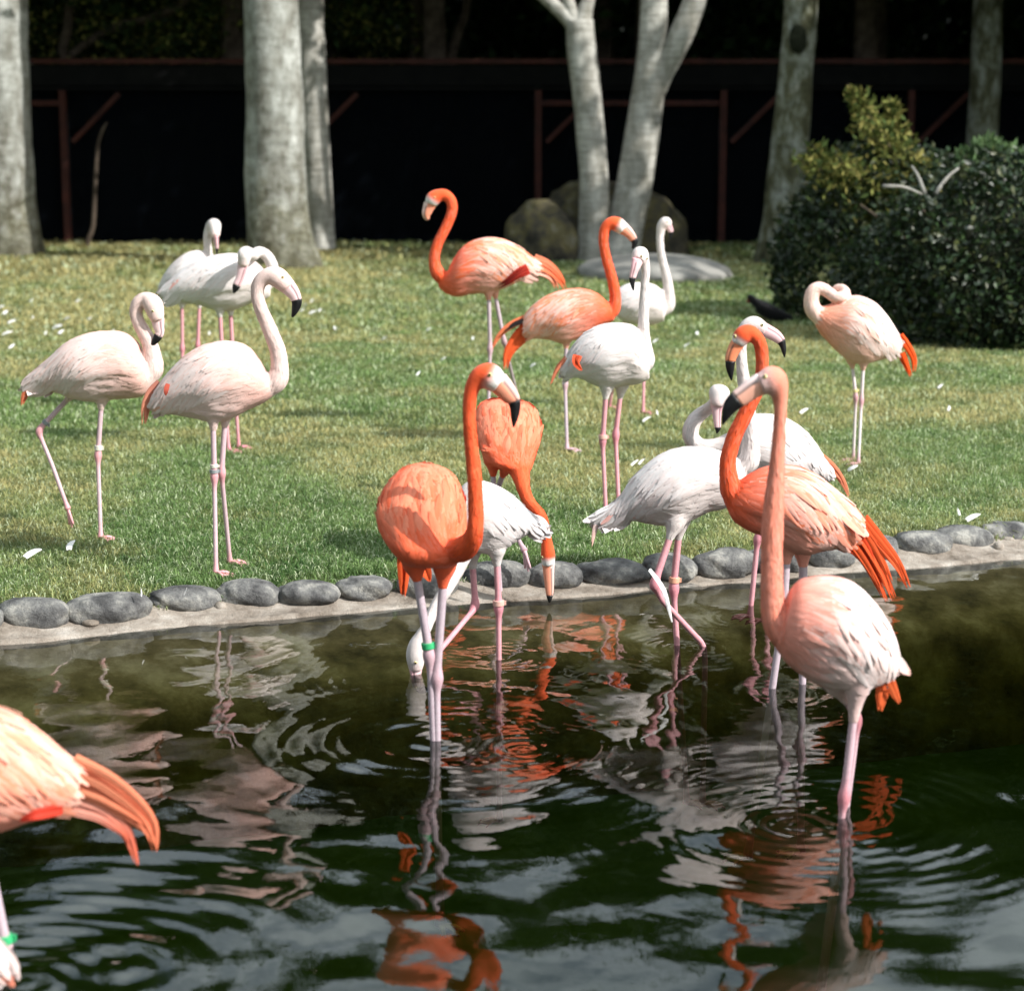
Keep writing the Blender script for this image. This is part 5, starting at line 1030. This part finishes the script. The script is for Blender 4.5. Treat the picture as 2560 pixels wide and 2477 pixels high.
# dark duck by the bush
gd = R22(800, 790); Y = Yat(*gd)
bird('duck', 'black duck walking in the shade in front of the bush', None, DARKD, Y,
     R22.b([(1250, 690, 1235, 740), (1100, 600, 1080, 760), (950, 515, 930, 745), (800, 440, 790, 700), (690, 400, 660, 610)]),
     R22.n([(700, 500, 100), (640, 450, 72), (600, 400, 58), (580, 390, 55), (572, 420, 45)]),
     R22.n([(572, 415, 40), (560, 450, 28), (550, 480, 10)]),
     [leg([*R22.l([(800, 690, -.03), (810, 740, -.03)]), (*gd, 'g')], dir=-1), leg([*R22.l([(880, 700, .05), (890, 745, .05)]), (*R22(890, 780), 'g')], dir=-1)], kb=.9, facing=-1, size=.6, seed=29, nofeather=True, cuff=False, voxel=.012)

# ------------------------------------------------------------------ shed feathers
def shed_feather(px, py, L, az, label, z=None, curl=.3, zlift=.03, gname='white feathers lying on the lawn', pts=None, w=.2, name='feather'):
    c = G(px, py, z if z is not None else .035)
    d_ = np.array([math.cos(az), math.sin(az), 0]); s_ = np.array([-d_[1], d_[0], 0]); u_ = np.linspace(-.5, .5, 9)[:, None]
    path = c + d_ * u_ * L + s_ * (curl * L * (.25 - u_ ** 2)) + np.array([0, 0, 1]) * (zlift * (u_ + .5) + L * .25 * (.25 - u_ ** 2))
    if pts is not None: path = cr(np.array(pts), 9); c = path[0]
    nr_ = np.tile(np.array([0, -.55, .83]), (9, 1)); v_, f_ = feather_strip(path, L * w, nr_, .003, .2)
    o = mk(name, v_, f_, M_feather, None, np.tile((.74, .74, .73), (len(v_), 1)), loc=c); tag(o, label, 'feather', gname); return o
shed_feather(64 * D, 1065 * D, .075, .35, 'curled white feather on the grass near the pond at lower left', curl=.7, w=.23)
shed_feather(138 * D, 1049 * D, .07, 1.4, 'grey translucent feather in the shade beside the curled white one', curl=.5)
fl = [(10, 600, .16), (22, 618, .14), (14, 640, .16), (22, 665, .12), (2, 590, .12), (60, 577, .10), (62, 610, .07), (128, 612, .14), (110, 628, .17), (118, 638, .12), (150, 578, .10), (172, 612, .07), (88, 640, .06), (215, 637, .08), (370, 655, .07), (400, 640, .08), (585, 585, .08), (598, 600, .12), (612, 596, .1), (578, 596, .08), (597, 578, .07), (640, 630, .08), (735, 651, .10), (820, 633, .07), (800, 718, .08), (848, 690, .07), (1020, 702, .08), (1335, 640, .09), (1255, 655, .08), (1315, 663, .08), (1258, 793, .06), (1228, 888, .06), (1238, 806, .09), (1405, 668, .07), (1540, 790, .10), (1800, 743, .07), (1815, 785, .08), (1632, 900, .09), (1863, 995, .11), (1835, 985, .06), (1215, 890, .07), (300, 690, .05), (270, 1140, .03), (355, 1138, .025), (458, 690, .05), (905, 650, .06), (1290, 890, .05)]
for i, (x, y, L) in enumerate(fl):
    if y > 1100: lb = 'tiny white feather at the edge of the grass above the left pond stones'
    elif y > 950: lb = 'white feather on the grass behind the stones at far right'
    elif x < 250: lb = 'small white feather in the thick scatter on the lawn at far left'
    elif x < 560: lb = 'small white feather between the legs of the left white and pale pink birds'
    elif x < 660 and y < 640: lb = 'small white feather right of the tall pale bird, in front of the flared trunk'
    elif x < 1100: lb = 'small white feather on the open lawn left of the centre white flamingo'
    elif x < 1350 and y > 700: lb = 'small white feather on the grass around the feet of the centre white flamingo'
    elif x < 1480: lb = 'small white feather on the lawn in front of the black duck'
    else: lb = 'small white feather on the right lawn near the sleeping pink flamingo'
    shed_feather(x * D, y * D, L * .62, random.uniform(-.6, .6) if i % 3 else random.uniform(1, 2), lb, curl=random.uniform(-.6, .6), z=.03, w=random.uniform(.16, .26))
ff = [np.array(P(*R88(x, y), Yat(*R88(770, 1700), WZ) - .16)) for x, y in [(550, 1082), (610, 1160), (665, 1250), (700, 1380), (728, 1500)]]
shed_feather(0, 0, .10, 0, 'long white feather caught against the pink leg of the wading white flamingo', pts=ff, w=.105, gname=None)
